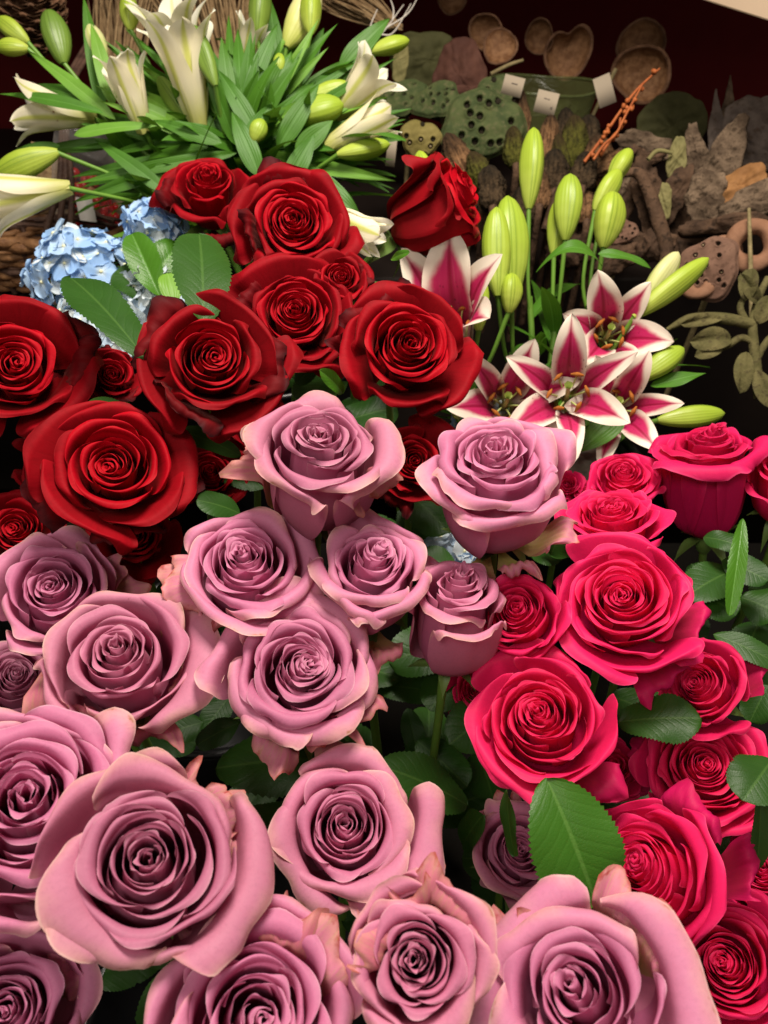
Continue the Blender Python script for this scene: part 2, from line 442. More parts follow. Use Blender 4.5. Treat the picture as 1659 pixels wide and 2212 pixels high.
def leaf_grid(p0, p1, width, up, bow=.1, fold=.25, nu=15, nv=25, teeth=0., prof=(.9, .42), twist=0., curl=0., rng=None):
    """blade from p0 to p1; up: the side that faces out; bow: how far the midrib arches along up"""
    p0, p1, up = (np.array(tuple(x), float) for x in (p0, p1, up))
    ax = p1 - p0; L = np.linalg.norm(ax); ax /= L
    up = up - ax * (up @ ax); up /= np.linalg.norm(up)
    sd = np.cross(ax, up)
    v = np.linspace(0, 1, nv); u = np.linspace(-1, 1, nu)
    U, V = np.meshgrid(u, v)
    w = (np.clip(V, 1e-4, 1) ** prof[0] * (1 - V) ** prof[1])
    w = w / w.max() * width / 2
    if teeth:
        saw = ((V * 23) % 1.0)
        w = w * (1 + teeth * (.5 - saw) * (np.abs(U) > .93) * (V > .04) * (V < .97))
    a = twist * (V - .3)
    x = U * w
    h = np.abs(U) * w * fold - curl * (U * w) ** 2 / (width + 1e-6)
    wav = .0 if rng is None else rng.uniform(.03, .09) * width * np.sin(V * 9 + rng.uniform(0, 6)) * U ** 2 * np.sign(U)
    h = h + wav
    sx = x * np.cos(a) - h * np.sin(a); sh = x * np.sin(a) + h * np.cos(a)
    mid = p0 + ax * (L * V)[..., None] + up * (bow * L * 4 * V * (1 - V) * .5 + 0)[..., None]
    return mid + sd * sx[..., None] + up * sh[..., None]

def rose_leaf(root, p0, p1, width_px, d0, d1, tilt=(0, 0), bow=.12, fold=.18, twist=0., name='leaf', mat='rose_leaf'):
    a, b = at(*p0, d0), at(*p1, d1)
    rng = np.random.default_rng(int(p0[0] * 7 + p1[1]))
    up = facing(*p0, tilt[0], tilt[1])
    w = width_px * K * (d0 + d1) / 2
    G = leaf_grid(a, b, w, up, bow, fold, 17, 93, .10, (.62, .48), twist, .35, rng)
    return grid_obj(name, G, MAT[mat], root)

def leaf_material(name, top, vein, gloss=.45, nveins=9., parallel=False, trans=.2):
    s = NT(name); u, v = s.uv()
    au = s.math('ABSOLUTE', s.math('SUBTRACT', s.math('MULTIPLY', u, 2.0), 1.0))
    n1 = s.noise(35, 4); n2 = s.noise(220, 2)
    col = s.mix(n1, rgb(*[x * .72 for x in top]), rgb(*[x * 1.3 for x in top]))
    col = s.mix(s.math('MULTIPLY', s.rnd(), .35), col, rgb(top[0] * 1.5, top[1] * 1.25, top[2] * .9))
    mid = s.ss(au, .07, .02)
    if parallel:
        ph = s.math('MULTIPLY', au, 26.0)
        w = s.math('MULTIPLY', s.math('SINE', ph), .5); h = w
        f = s.math('MULTIPLY', s.ss(w, .1, .5), .25)
    else:
        # side veins leave the midrib and bend forward
        q = s.math('SUBTRACT', s.math('ADD', s.math('MULTIPLY', v, nveins), s.math('MULTIPLY', n1, 1.1)), s.math('MULTIPLY', s.math('POWER', au, .8), 2.3))
        fr = s.math('ABSOLUTE', s.math('SUBTRACT', s.math('FRACT', q), .5))
        f = s.math('MULTIPLY', s.ss(fr, .045, .0), .22)
        cell = s.n('ShaderNodeTexVoronoi', feature='DISTANCE_TO_EDGE'); s.t.links.new(s.mapped((26, 40, 1)), cell.inputs['Vector']); cell.inputs['Scale'].default_value = 1.0
        h = s.math('ADD', s.math('MULTIPLY', s.ss(fr, 0., .25), .8), s.math('MULTIPLY', s.ss(cell.outputs['Distance'], 0, .2), .35))
    f = s.math('MAXIMUM', f, s.math('MULTIPLY', mid, .8))
    col = s.mix(f, col, rgb(*vein))
    s.bump(s.math('ADD', h, s.math('MULTIPLY', n2, .4)), .16, .0012)
    return s.done(col, gloss, .26, trans, s.mix(.5, col, rgb(.16, .30, .02)))
MAT['rose_leaf'] = leaf_material('rose_leaf', (.020, .068, .009), (.05, .12, .02), .42)
MAT['rose_leaf_mid'] = leaf_material('rose_leaf_mid', (.032, .115, .010), (.08, .19, .03), .40)
MAT['rose_leaf_fresh'] = leaf_material('rose_leaf_fresh', (.05, .16, .012), (.12, .28, .05), .33)
MAT['sepal'] = plain('sepal_green', (.10, .17, .035), .5, .3, .35, 120)
MAT['rose_stem'] = plain('rose_stem_green', (.10, .19, .025), .45, .4, .3, 60)

# ------------------------------------------------------------------ lilies
def tepal_material(name, kind):
    s = NT(name); u, v = s.uv()
    au = s.math('ABSOLUTE', s.math('SUBTRACT', s.math('MULTIPLY', u, 2.0), 1.0))
    n = s.noise(60, 3)
    vn = s.noise(1.0, 3, .6, s.mapped((30, 2.0, 1)))
    back = s.n('ShaderNodeNewGeometry').outputs['Backfacing']
    if kind == 'pink':
        w = s.math('ADD', s.math('ADD', au, s.math('MULTIPLY', s.ss(v, .55, 1.0), .75)), s.math('MULTIPLY', s.math('SUBTRACT', n, .5), .35))
        col = s.mix(s.ss(v, .62, .25), rgb(.50, .018, .11), rgb(.19, .004, .03))
        col = s.mix(s.ss(au, .14, .02), col, rgb(.30, .005, .045))
        col = s.mix(s.ss(w, .55, .97), col, rgb(.80, .72, .60))
        col = s.mix(s.ss(v, .16, .04), col, rgb(.45, .42, .12))
        vo = s.n('ShaderNodeTexVoronoi'); s.t.links.new(s.mapped((11, 19, 1)), vo.inputs['Vector']); vo.inputs['Scale'].default_value = 1.0
        dots = s.math('MULTIPLY', s.ss(vo.outputs['Distance'], .24, .14), s.math('MULTIPLY', s.ss(v, .70, .5), s.ss(v, .10, .18)))
        col = s.mix(s.math('MULTIPLY', dots, .8), col, rgb(.10, .004, .015))
        bcol = s.mix(s.ss(au, .9, .1), rgb(.74, .62, .54), rgb(.62, .30, .33))
        bcol = s.mix(s.ss(au, .10, .03), bcol, rgb(.50, .48, .22))
    else:
        col = s.mix(s.ss(au, .22, .02), rgb(.88, .86, .72), rgb(.78, .78, .42))
        col = s.mix(s.ss(v, .45, .05), col, rgb(.58, .62, .18))
        bcol = s.mix(s.ss(au, .30, .04), rgb(.86, .80, .60), rgb(.60, .62, .17))
        bcol = s.mix(s.ss(v, .5, .02), bcol, rgb(.55, .56, .16))
    c = s.mix(back, bcol, col)
    c = s.mix(s.math('MULTIPLY', s.ss(vn, .5, .8), .12), c, rgb(.5, .4, .3))
    s.bump(s.math('ADD', s.math('MULTIPLY', vn, .8), s.math('MULTIPLY', n, .4)), .25, .001)
    return s.done(c, .42, .35, .22 if kind == 'pink' else .38)
MAT['pink_tepal'] = tepal_material('pink_lily_petal', 'pink')
MAT['white_tepal'] = tepal_material('white_lily_petal', 'white')
def bud_material(name, a, b, seam):
    s = NT(name); u, v = s.uv()
    rib = s.math('ABSOLUTE', s.math('SINE', s.math('MULTIPLY', u, 6 * PI / 2)))
    n = s.noise(50, 3)
    fine = s.math('SINE', s.math('MULTIPLY', u, 130.0))
    col = s.mix(s.ss(s.math('ADD', v, s.math('MULTIPLY', s.math('SUBTRACT', n, .5), .5)), .0, .85), rgb(*b), rgb(*a))
    col = s.mix(s.math('MULTIPLY', s.rnd(), .4), col, rgb(a[0] * .6, a[1] * .75, a[2] * .8))
    col = s.mix(s.math('MULTIPLY', s.ss(rib, .30, .02), .75), col, rgb(*seam))
    col = s.mix(s.math('MULTIPLY', s.ss(fine, .2, 1.), .07), col, rgb(*seam))
    s.bump(fine, .12, .0006)
    return s.done(col, .4, .4, .18)
MAT['bud_lime'] = bud_material('lily_bud_lime', (.34, .46, .035), (.46, .55, .09), (.17, .27, .02))
MAT['bud_green'] = bud_material('lily_bud_green', (.14, .24, .03), (.22, .33, .05), (.07, .13, .012))
MAT['bud_cream'] = bud_material('lily_bud_cream', (.66, .62, .30), (.50, .55, .12), (.36, .44, .06))
MAT['lily_leaf'] = leaf_material('lily_leaf', (.048, .15, .011), (.10, .25, .04), .45, parallel=True)
MAT['lily_leaf_pale'] = leaf_material('lily_leaf_pale', (.12, .28, .03), (.19, .36, .07), .45, parallel=True)
MAT['lily_stem'] = plain('lily_stem_green', (.12, .25, .03), .42, .4, .25, 50)
MAT['anther'] = plain('rust_anther', (.30, .10, .02), .85, .1, .4, 200)
MAT['filament'] = plain('pale_filament', (.42, .48, .16), .45, .35, .1)

def tepal_grid(B, base, L, wid, th, phi0, phi1, bend_at, rng, nu=15, nv=26, keel=.35):
    u = np.linspace(-1, 1, nu); v = np.linspace(0, 1, nv)
    phi = phi0 + (phi1 - phi0) * sstep(bend_at, 1.05, v) + rng.uniform(-.06, .06)
    dr = np.sin(phi) * L / (nv - 1); dz = np.cos(phi) * L / (nv - 1)
    r = .007 + np.concatenate([[0], np.cumsum(dr)[:-1]]); z = np.concatenate([[0], np.cumsum(dz)[:-1]])
    prof = np.clip(v, 1e-3, 1) ** .55 * (1 - v ** 2.2) ** .75 + .10 * (1 - v)
    w = prof / prof.max() * wid / 2
    U, _ = np.meshgrid(u, v)
    h = U * w[:, None]
    Rc = np.maximum(r, w * .85)[:, None]
    A = np.clip(h / Rc, -1.45, 1.45)
    depth = Rc * (1 - np.cos(A)) * (1 - .45 * sstep(.5, 1, v))[:, None]
    y = Rc * np.sin(A)
    # local frame along the petal: t (tangent), n (inner normal, points to the axis)
    n_r = -np.cos(phi)[:, None]; n_z = np.sin(phi)[:, None]
    ph = rng.uniform(0, 6.28, 3)
    ruf = wid * .045 * np.abs(U) ** 2 * np.sin(v[:, None] * 11 + ph[0] + (U > 0) * ph[1]) * sstep(.2, .6, v)[:, None]
    dd = depth + ruf - keel * wid * .10 * np.exp(-(U / .12) ** 2) * (1 - v[:, None])
    R_ = r[:, None] + n_r * dd; Z_ = z[:, None] + n_z * dd
    y = y + rng.uniform(-.08, .08) * L * (v[:, None] ** 2)
    ct, st = math.cos(th), math.sin(th)
    loc = np.stack([R_ * ct - y * st, R_ * st + y * ct, Z_ + 0 * y], -1)
    return (loc.reshape(-1, 3) @ B.T + base).reshape(nv, nu, 3)

def lily_flower(root, base, tip, L, open_=1.0, kind='white', rot=0., seed=0, stamens=True, bend_at=.35, wid=.36):
    """flower part; base, tip: world points giving the axis; open_: 0 tube .. 1 fully recurved"""
    rng = np.random.default_rng(seed)
    base = np.array(tuple(base)); ax = np.array(tuple(tip)) - base
    B = frame_of(ax, UP)
    mat = MAT[kind + '_tepal']
    a = B[:, 2]
    pist = [base, base + a * L * .3, base + a * L * .46 + B[:, 1] * L * .03, base + a * L * .54 + B[:, 1] * L * .05]
    fl = tube('flower', pist, [.004, .0022, .0018, .004], MAT['filament'], root, 6, 10)
    for k in range(6):
        inner = k % 2
        th = rot + k * PI / 3 + rng.uniform(-.07, .07)
        p1 = (.35 + 1.25 * open_) * rng.uniform(.88, 1.15)
        G = tepal_grid(B, base - a * .002 * (1 - inner), L * rng.uniform(.94, 1.05), L * (wid if inner else wid * .78), th,
                       .10 + .30 * open_ ** 1.5 + (.0 if inner else .03), p1, bend_at, rng)
        grid_obj('petal', G, mat, fl)
    if stamens:
        for k in range(6):
            th = rot + PI / 6 + k * PI / 3
            dr = B[:, 0] * math.cos(th) + B[:, 1] * math.sin(th)
            l = L * rng.uniform(.40, .50); sp = (.07 + .12 * open_) * L
            p = base + a * l + dr * sp
            st = tube('stamen', [base + dr * .002, base + a * l * .55 + dr * sp * .35, p], [.0014, .0010, .0008], MAT['filament'], fl, 5, 8)
            tdir = np.cross(dr, a) + a * rng.uniform(-.9, .9) + dr * rng.uniform(-.6, .6); tdir /= np.linalg.norm(tdir); ln = .0055
            # anther: a small rocking bar across the filament's end
            Gs = tube_grid([p - tdir * ln, p + a * .002, p + tdir * ln], [.0009, .0022, .0009], 6, 7)
            nst = obj('anther', Gs.reshape(-1, 3), grid_topo(6, 7, True), MAT['anther'], fl)
    return fl

def bud_grid(p0, p1, w, rng, n=30, m=20, lobes=3, fat=.42):
    p0, p1 = np.array(tuple(p0)), np.array(tuple(p1))
    L = np.linalg.norm(p1 - p0)
    B = frame_of(p1 - p0, UP)
    v = np.linspace(0, 1, m); a = np.linspace(0, 2 * PI, n, endpoint=False)
    r = np.interp(v, [0, .04, .14, .32, .5, .66, .8, .91, .97, 1], [.24, .38, .62, .88, 1.0, .97, .82, .58, .36, .10]) * w / 2
    off = rng.uniform(0, 6.28)
    A, V = np.meshgrid(a, v)
    # six tepals shut: three broad, with a seam between each
    lob = 1 + .10 * np.cos(lobes * (A + off)) * np.sin(PI * V) - .05 * np.exp(-((np.mod(lobes * (A + off) / (2 * PI) + .5, 1) - .5) / .05) ** 2)
    bend = L * rng.uniform(-.05, .05) * np.sin(PI * v)
    x = r[:, None] * lob * np.cos(A) + bend[:, None]; y = r[:, None] * lob * np.sin(A)
    loc = np.stack([x, y, V * L], -1)
    return (loc.reshape(-1, 3) @ B.T + p0).reshape(m, n, 3)
def lily_bud(root, p0, p1, w, mat='bud_lime', seed=0):
    G = bud_grid(p0, p1, w, np.random.default_rng(seed))
    return grid_obj('bud', G, MAT[mat], root, closed=True)
def lily_leaf(root, p0, p1, w, up, bow=.12, fold=.25, mat='lily_leaf', twist=0., seed=0):
    G = leaf_grid(p0, p1, w, up, bow, fold, 9, 24, 0, (.6, 1.0), twist, .3, np.random.default_rng(seed))
    return grid_obj('leaf', G, MAT[mat], root)

def lily(name, label, cat, group, foot, top, d, items, leaves=(), auto=0, seed=0, kind='white', auto_len=(.09, .14), auto_w=.020, zone=(.25, .95)):
    """foot/top: (px, py, depth) of the stem; items: buds and flowers on stalks; leaves: explicit blades"""
    rng = np.random.default_rng(seed)
    f, t = np.array(at(*foot)), np.array(at(*top))
    root = empty(name, Vector(f), label, cat, group)
    mid = (f + t) / 2 + np.array((rng.uniform(-.015, .015), rng.uniform(-.01, .01), 0))
    sp = [f, mid, t]
    tube('stem', sp, [.0048, .0042, .0032], MAT['lily_stem'], root, 8, 14)
    for k in range(auto):
        s = zone[0] + (zone[1] - zone[0]) * (k + rng.uniform(0, .8)) / max(1, auto)
        p = catmull(sp, np.array([s]))[0]
        a = k * 2.4 + rng.uniform(-.3, .3)
        sax = (t - f) / np.linalg.norm(t - f)
        B = frame_of(sax)
        o = B[:, 0] * math.cos(a) + B[:, 1] * math.sin(a)
        L = rng.uniform(*auto_len)
        e = p + o * L * rng.uniform(.6, .95) + sax * L * rng.uniform(.15, .75)
        lily_leaf(root, p, e, auto_w * rng.uniform(.75, 1.3), sax + np.array((0, 0, .6)), rng.uniform(.06, .3), .3, 'lily_leaf_pale' if rng.random() < .22 else 'lily_leaf', rng.uniform(-.5, .5), seed * 100 + k)
    for it in items:
        kind_, a, b, w = it[0], it[1], it[2], it[3]
        o = it[4] if len(it) > 4 else {}
        d0 = o.get('d', d); d1 = o.get('d1', d0)
        p0, p1 = at(a[0], a[1], d0), at(b[0], b[1], d1)
        tj = o.get('join', .92)
        j = catmull(sp, np.array([tj]))[0]
        p0v, p1v = np.array(p0), np.array(p1)
        dirv = (p1v - p0v) / np.linalg.norm(p1v - p0v)
        tube('stalk', [j, j * .45 + p0v * .55 - dirv * .02 + np.array((0, 0, -.004)), p0v + dirv * .002], [.0026, .0020, .0026], MAT['lily_stem'], root, 7, 12)
        if kind_ == 'bud':
            lily_bud(root, p0, p1, w * K * d0, o.get('mat', 'bud_lime'), o.get('seed', int(a[0] + b[1]) + 7))
        else:
            lily_flower(root, p0, p1, w * K * d0, o.get('open', .6), kind, o.get('rot', 0.), o.get('seed', int(a[0] + b[1])), o.get('st', True), o.get('bend', .35), o.get('wid', .36))
    for lf in leaves:
        a, b, w = lf[0], lf[1], lf[2]
        o = lf[3] if len(lf) > 3 else {}
        d0 = o.get('d', d); d1 = o.get('d1', d0)
        lily_leaf(root, at(a[0], a[1], d0), at(b[0], b[1], d1), w * K * d0, facing(a[0], a[1], *o.get('tilt', (0, .3))), o.get('bow', .10), o.get('fold', .25), o.get('mat', 'lily_leaf'), o.get('twist', 0.), int(a[0] + b[1]))
    return root

# ------------------------------------------------------------------ hydrangeas
def hyd_material(name, a, b):
    s = NT(name); u, v = s.uv()
    n = s.noise(40, 3)
    oi = s.rnd()
    col = s.mix(oi, rgb(*a), rgb(*b))
    col = s.mix(s.math('MULTIPLY', s.ss(v, .35, .02), .6), col, rgb(.72, .76, .62))
    col = s.mix(s.math('MULTIPLY', n, .3), col, rgb(a[0] * .6, a[1] * .7, a[2] * .9))
    vn = s.noise(1.0, 3, .6, s.mapped((18, 3, 1)))
    s.bump(vn, .2, .0008)
    return s.done(col, .5, .25, .25)
MAT['hyd_blue'] = hyd_material('hydrangea_blue', (.30, .50, .80), (.50, .67, .84))
MAT['hyd_pale'] = hyd_material('hydrangea_pale', (.52, .65, .78), (.76, .80, .74))
MAT['hyd_eye'] = plain('hydrangea_eye', (.66, .66, .42), .5, .3, .1)
def hyd_petal_meshes(matname):
    out = []
    for k in range(4):
        rng = np.random.default_rng(k + 50)
        u = np.linspace(-1, 1, 7); v = np.linspace(0, 1, 7)
        U, V = np.meshgrid(u, v)
        w = np.sin(np.clip(V * .92 + .03, 0, 1) * PI) ** .7 * .52 * (1 + .15 * V)
        x = .05 + V * (1 - .12 * np.abs(U) ** 2); y = U * w
        z = .10 + rng.uniform(.05, .25) * V ** 1.5 * np.abs(U) ** 1.5 + rng.uniform(-.20, .14) * V ** 2 + .04 * np.sin(4 * U + k)
        G = np.stack([x, y, z], -1)
        out.append(raw_mesh('hydrangea_petal', G.reshape(-1, 3), grid_topo(7, 7), MAT[matname], np.stack([(U + 1) / 2, V], -1).reshape(-1, 2)))
    return out
HYD_P = {m: hyd_petal_meshes(m) for m in ('hyd_blue', 'hyd_pale')}
def eye_mesh():
    a = np.linspace(0, 2 * PI, 7, endpoint=False)
    prof = [(.10, -.12), (.12, .05), (.11, .14), (.06, .2), (.005, .21)]
    G = np.array([[(r * math.cos(q), r * math.sin(q), z) for q in a] for r, z in prof])
    return raw_mesh('hydrangea_eye', G.reshape(-1, 3), grid_topo(7, 5, True), MAT['hyd_eye'])
HYD_E = eye_mesh()
def hydrangea(label, px, py, w, d, n, mats, squash=(1, .85, .75), seed=0, pale_low=0., leaves=(), fl=.0155, foot_drop=.25):
    rng = np.random.default_rng(seed)
    c = np.array(at(px, py, d)); R = w * K * d / 2 - fl * .5
    root = empty('hydrangea', Vector(c + np.array((0, .03, -foot_drop))), label, 'hydrangea', 'pale blue hydrangeas')
    o0 = wloc(root)
    x, y, z = (np.array(q) for q in basis_at(px, py))
    pts = []
    i = 0
    while len(pts) < n and i < 4000:
        i += 1
        q = rng.normal(size=3); q /= np.linalg.norm(q)
        if q[2] < -.25: continue
        if all(np.linalg.norm(q - p) > 2.3 / math.sqrt(n) for p in pts): pts.append(q)
    for q in pts:
        nrm = x * q[0] + y * q[1] + z * q[2] + np.array((0, 0, .25)) + rng.normal(size=3) * .24
        p = c + (x * q[0] * squash[0] + y * q[1] * squash[1] + z * q[2] * squash[2]) * R * rng.uniform(.84, 1.12)
        B = frame_of(nrm, (rng.normal(), rng.normal(), rng.normal()))
        pale = rng.random() < pale_low + .35 * max(0, -q[1]) + .15
        m = mats[1] if pale else mats[0]
        f = bpy.data.objects.new('floret', HYD_E); COL.objects.link(f)
        f.parent = root
        sc = fl * rng.uniform(.85, 1.2)
        Mx = Matrix(((*B[0],), (*B[1],), (*B[2],))).to_4x4()
        f.matrix_local = Matrix.Translation(Vector(p) - o0) @ Mx @ Matrix.Scale(sc, 4)
        for k in range(4):
            s = bpy.data.objects.new('petal', HYD_P[m][(k + int(rng.integers(4))) % 4]); COL.objects.link(s)
            s.parent = f
            s.rotation_euler = (rng.uniform(-.12, .12), rng.uniform(-.16, .10), k * PI / 2 + rng.uniform(-.15, .15))
            s.scale = (rng.uniform(.9, 1.1),) * 3
    ft = np.array(o0)
    tube('stem', [ft, (ft + c) / 2 + np.array((0, .005, 0)), c], [.005, .005, .004], MAT['lily_stem'], root, 8, 10)
    # the branching stalks under the florets
    grids = [tube_grid([c - z * R * .5 + np.array((0, 0, -.02)), c + (x * q[0] + y * q[1] + z * q[2]) * R * .5, c + (x * q[0] * squash[0] + y * q[1] * squash[1] + z * q[2] * squash[2]) * R * .97], [.0016, .0011, .0008], 5, 6) for q in pts]
    join_grids('branchlets', grids, MAT['lily_stem'], root)
    for lf in leaves:
        rose_leaf(root, *lf)
    return root

# ------------------------------------------------------------------ setting
def box_vf(x0, x1, y0, y1, z0, z1):
    V = [(x, y, z) for z in (z0, z1) for y in (y0, y1) for x in (x0, x1)]
    F = [(0, 2, 3, 1), (4, 5, 7, 6), (0, 1, 5, 4), (2, 6, 7, 3), (0, 4, 6, 2), (1, 3, 7, 5)]
    return np.array(V, float), F
def structure(name, V, F, mat):
    o = obj(name, V, F, mat, smooth=False); o['kind'] = 'structure'
    return o
def bevel(o, w=.004, seg=2):
    b = o.modifiers.new('bevel', 'BEVEL'); b.width = w; b.segments = seg
    return o
MAT['dark_counter'] = plain('dark_counter', (.007, .006, .005), .9, .05, .4, 12)
MAT['maroon_wall'] = plain('maroon_wall', (.12, .007, .008), .8, .15, .15, 20)
MAT['brown_cloth'] = plain('brown_table', (.045, .028, .022), .75, .2, .3, 25, .3)
MAT['beige_board'] = plain('beige_board', (.62, .47, .33), .6, .3, .06, 10)
MAT['black_plastic'] = plain('black_plastic', (.008, .008, .009), .28, .5, .2, 30)
MAT['shelf_black'] = plain('shelf_dark_wood', (.014, .009, .007), .6, .25, .4, 15)

structure('floor', *box_vf(-3, 3, -2.5, 3.2, -.05, .0), MAT['dark_counter'])
bevel(structure('display_counter', *box_vf(-1.3, 1.3, -.45, .90, .60, .74), MAT['dark_counter']))
bevel(structure('back_shelf', *box_vf(-1.3, 1.3, 1.22, 2.25, .60, 1.02), MAT['shelf_black']))
structure('wall', *box_vf(-2.4, 2.4, 2.30, 2.40, 0, 3.0), MAT['maroon_wall'])

bevel(structure('upper_shelf', *box_vf(-1.3, 1.3, 1.36, 2.28, 1.56, 1.59), MAT['shelf_black']))  # unseen board, added to block light from the seed cups behind

def bucket(x, y, z, r0, r1, h, label, mat='black_plastic', cat='bucket', group='black flower buckets'):
    n = 48; a = np.linspace(0, 2 * PI, n, endpoint=False)
    root = empty('flower_bucket', (x, y, z), label, cat, group)
    prof = [(0.001, .004), (r0 - .002, .004), (r0, .012), (r0 + (r1 - r0) * .5, h * .5), (r1 - .002, h - .02), (r1 - .004, h - .001), (r1 - .006, h - .02), (r0 - .004, .016), (.001, .012)]
    G = np.array([[(x + r * math.cos(q), y + r * math.sin(q), z + k) for q in a] for r, k in prof])
    grid_obj('body', G, MAT[mat], root, closed=True)
    rim = [(r1 - .0035, h - .002), (r1 + .004, h - .003), (r1 + .006, h + .002), (r1 + .002, h + .006), (r1 - .0035, h + .003), (r1 - .0035, h - .002)]
    G = np.array([[(x + r * math.cos(q), y + r * math.sin(q), z + k) for q in a] for r, k in rim])
    grid_obj('rim', G, MAT[mat], root, closed=True)
    return root
bucket(-.17, .57, .74, .10, .13, .13, 'black bucket under the red roses')
bucket(-.10, .23, .74, .09, .125, .11, 'black bucket under the mauve roses')
bucket(.23, .30, .74, .08, .11, .11, 'black bucket under the hot pink roses')
bucket(.18, .72, .74, .075, .10, .27, 'black bucket holding the pink and white striped lilies')
bucket(-.17, 1.04, .60, .10, .135, .38, 'black bucket holding the white lilies')
bucket(-.42, .74, .74, .075, .10, .13, 'black bucket holding the pale blue hydrangeas')

# ------------------------------------------------------------------ dried things on the back shelf
def wob(P, scale, seed, octs=3):
    rng = np.random.default_rng(seed); P = np.asarray(P, float) * scale
    out = np.zeros(P.shape[:-1]); amp = 1.
    for o in range(octs):
        for _ in range(4):
            k = rng.normal(size=3); k /= np.linalg.norm(k)
            out += amp * np.sin(P @ k * 6.28 + rng.uniform(0, 6.28)) / 4
        P = P * 2.1; amp *= .55
    return out
def earthy(name, a, b, c=None, scale=30, rough=.85, bumpy=.5, spec=.15, streak=None):
    s = NT(name)
    vec = s.mapped(streak, 'Object') if streak else None
    n = s.noise(scale if not streak else 1.0, 5, .65, vec); n2 = s.noise(scale * 4, 3)
    col = s.mix(s.ss(n, .32, .68), rgb(*a), rgb(*b))
    if c: col = s.mix(s.math('MULTIPLY', s.ss(n2, .52, .68), .8), col, rgb(*c))
    s.bump(s.math('ADD', n, s.math('MULTIPLY', n2, .6)), bumpy, .003)
    return s.done(col, rough, spec)
MAT['cup'] = earthy('seed_cup_wood', (.10, .048, .026), (.22, .115, .065), None, 60)
MAT['cup_in'] = earthy('seed_cup_lining', (.17, .075, .03), (.34, .18, .085), None, 90, .6, .7, .3)
MAT['lotus'] = earthy('lotus_pod_green', (0.036, 0.053, 0.018), (0.072, 0.089, 0.031), (0.094, 0.092, 0.042), 40, .8, .3)
MAT['lotus_olive'] = earthy('lotus_pod_olive', (0.144, 0.119, 0.033), (0.202, 0.165, 0.054), None, 40, .8, .3)
MAT['lotus_brown'] = earthy('lotus_pod_brown', (0.122, 0.066, 0.045), (0.180, 0.102, 0.069), (0.086, 0.046, 0.030), 40, .85, .3)
def streaky(name, a, b, c):
    s = NT(name)
    n = s.noise(1.0, 5, .7, s.mapped((16, 3.2, 1))); n2 = s.noise(300, 4, .7); n3 = s.noise(28, 3)
    u, v = s.uv()
    col = s.mix(s.ss(n, .36, .62), rgb(*a), rgb(*b))
    col = s.mix(s.math('MULTIPLY', s.ss(s.math('ADD', v, s.math('MULTIPLY', n3, .8)), .75, 1.3), .85), col, rgb(*c))
    col = s.mix(s.math('MULTIPLY', s.ss(n2, .5, .7), .6), col, rgb(*c))
    s.bump(s.math('ADD', n, n2), .9, .004)
    return s.done(col, .9, .12)
MAT['cob'] = streaky('tan_cob', (0.072, 0.036, 0.017), (0.288, 0.155, 0.072), (0.020, 0.013, 0.008))
MAT['cob_dark'] = streaky('dark_cob', (0.025, 0.017, 0.010), (0.086, 0.056, 0.030), (0.014, 0.011, 0.007))
MAT['cob_moss'] = streaky('mossy_cob', (0.032, 0.033, 0.007), (0.108, 0.106, 0.018), (0.036, 0.021, 0.011))
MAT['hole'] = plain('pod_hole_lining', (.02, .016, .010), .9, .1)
MAT['seed'] = plain('pod_seed', (.22, .17, .10), .5, .3)
MAT['bark'] = earthy('grey_bark', (0.058, 0.038, 0.024), (0.202, 0.142, 0.093), (0.036, 0.023, 0.013), 40, .9, .9)
MAT['bark_dark'] = earthy('dark_bark', (0.040, 0.023, 0.014), (0.115, 0.066, 0.039), (0.014, 0.009, 0.006), 30, .85, .9)
MAT['fungus'] = earthy('tan_fungus', (0.187, 0.086, 0.030), (0.302, 0.152, 0.057), None, 24, .75, .3)
MAT['grey_leafy'] = earthy('grey_shell_bark', (0.108, 0.083, 0.069), (0.216, 0.172, 0.144), (0.072, 0.046, 0.030), 22, .8, .4)
MAT['brown_leaf'] = earthy('dry_brown_leaf', (0.054, 0.022, 0.016), (0.094, 0.040, 0.027), None, 14, .8, .3)
MAT['olive_leaf'] = earthy('dry_olive_leaf', (0.040, 0.040, 0.014), (0.065, 0.063, 0.024), None, 12, .8, .25)
MAT['olive_pale'] = earthy('dry_pale_pod', (0.144, 0.132, 0.051), (0.216, 0.191, 0.078), None, 25, .75, .3)
MAT['twig'] = earthy('orange_twig', (.28, .065, .014), (.42, .12, .03), None, 80, .6, .3, .3)
MAT['dry_stem'] = earthy('dry_stem', (.16, .13, .06), (.28, .22, .11), None, 60, .8, .4)
MAT['vine'] = earthy('dried_vine', (0.072, 0.066, 0.024), (0.137, 0.119, 0.048), (0.050, 0.040, 0.018), 40, .85, .6)
MAT['terracotta'] = earthy('tan_pod_ring', (0.194, 0.096, 0.054), (0.274, 0.145, 0.087), None, 26, .8, .3)

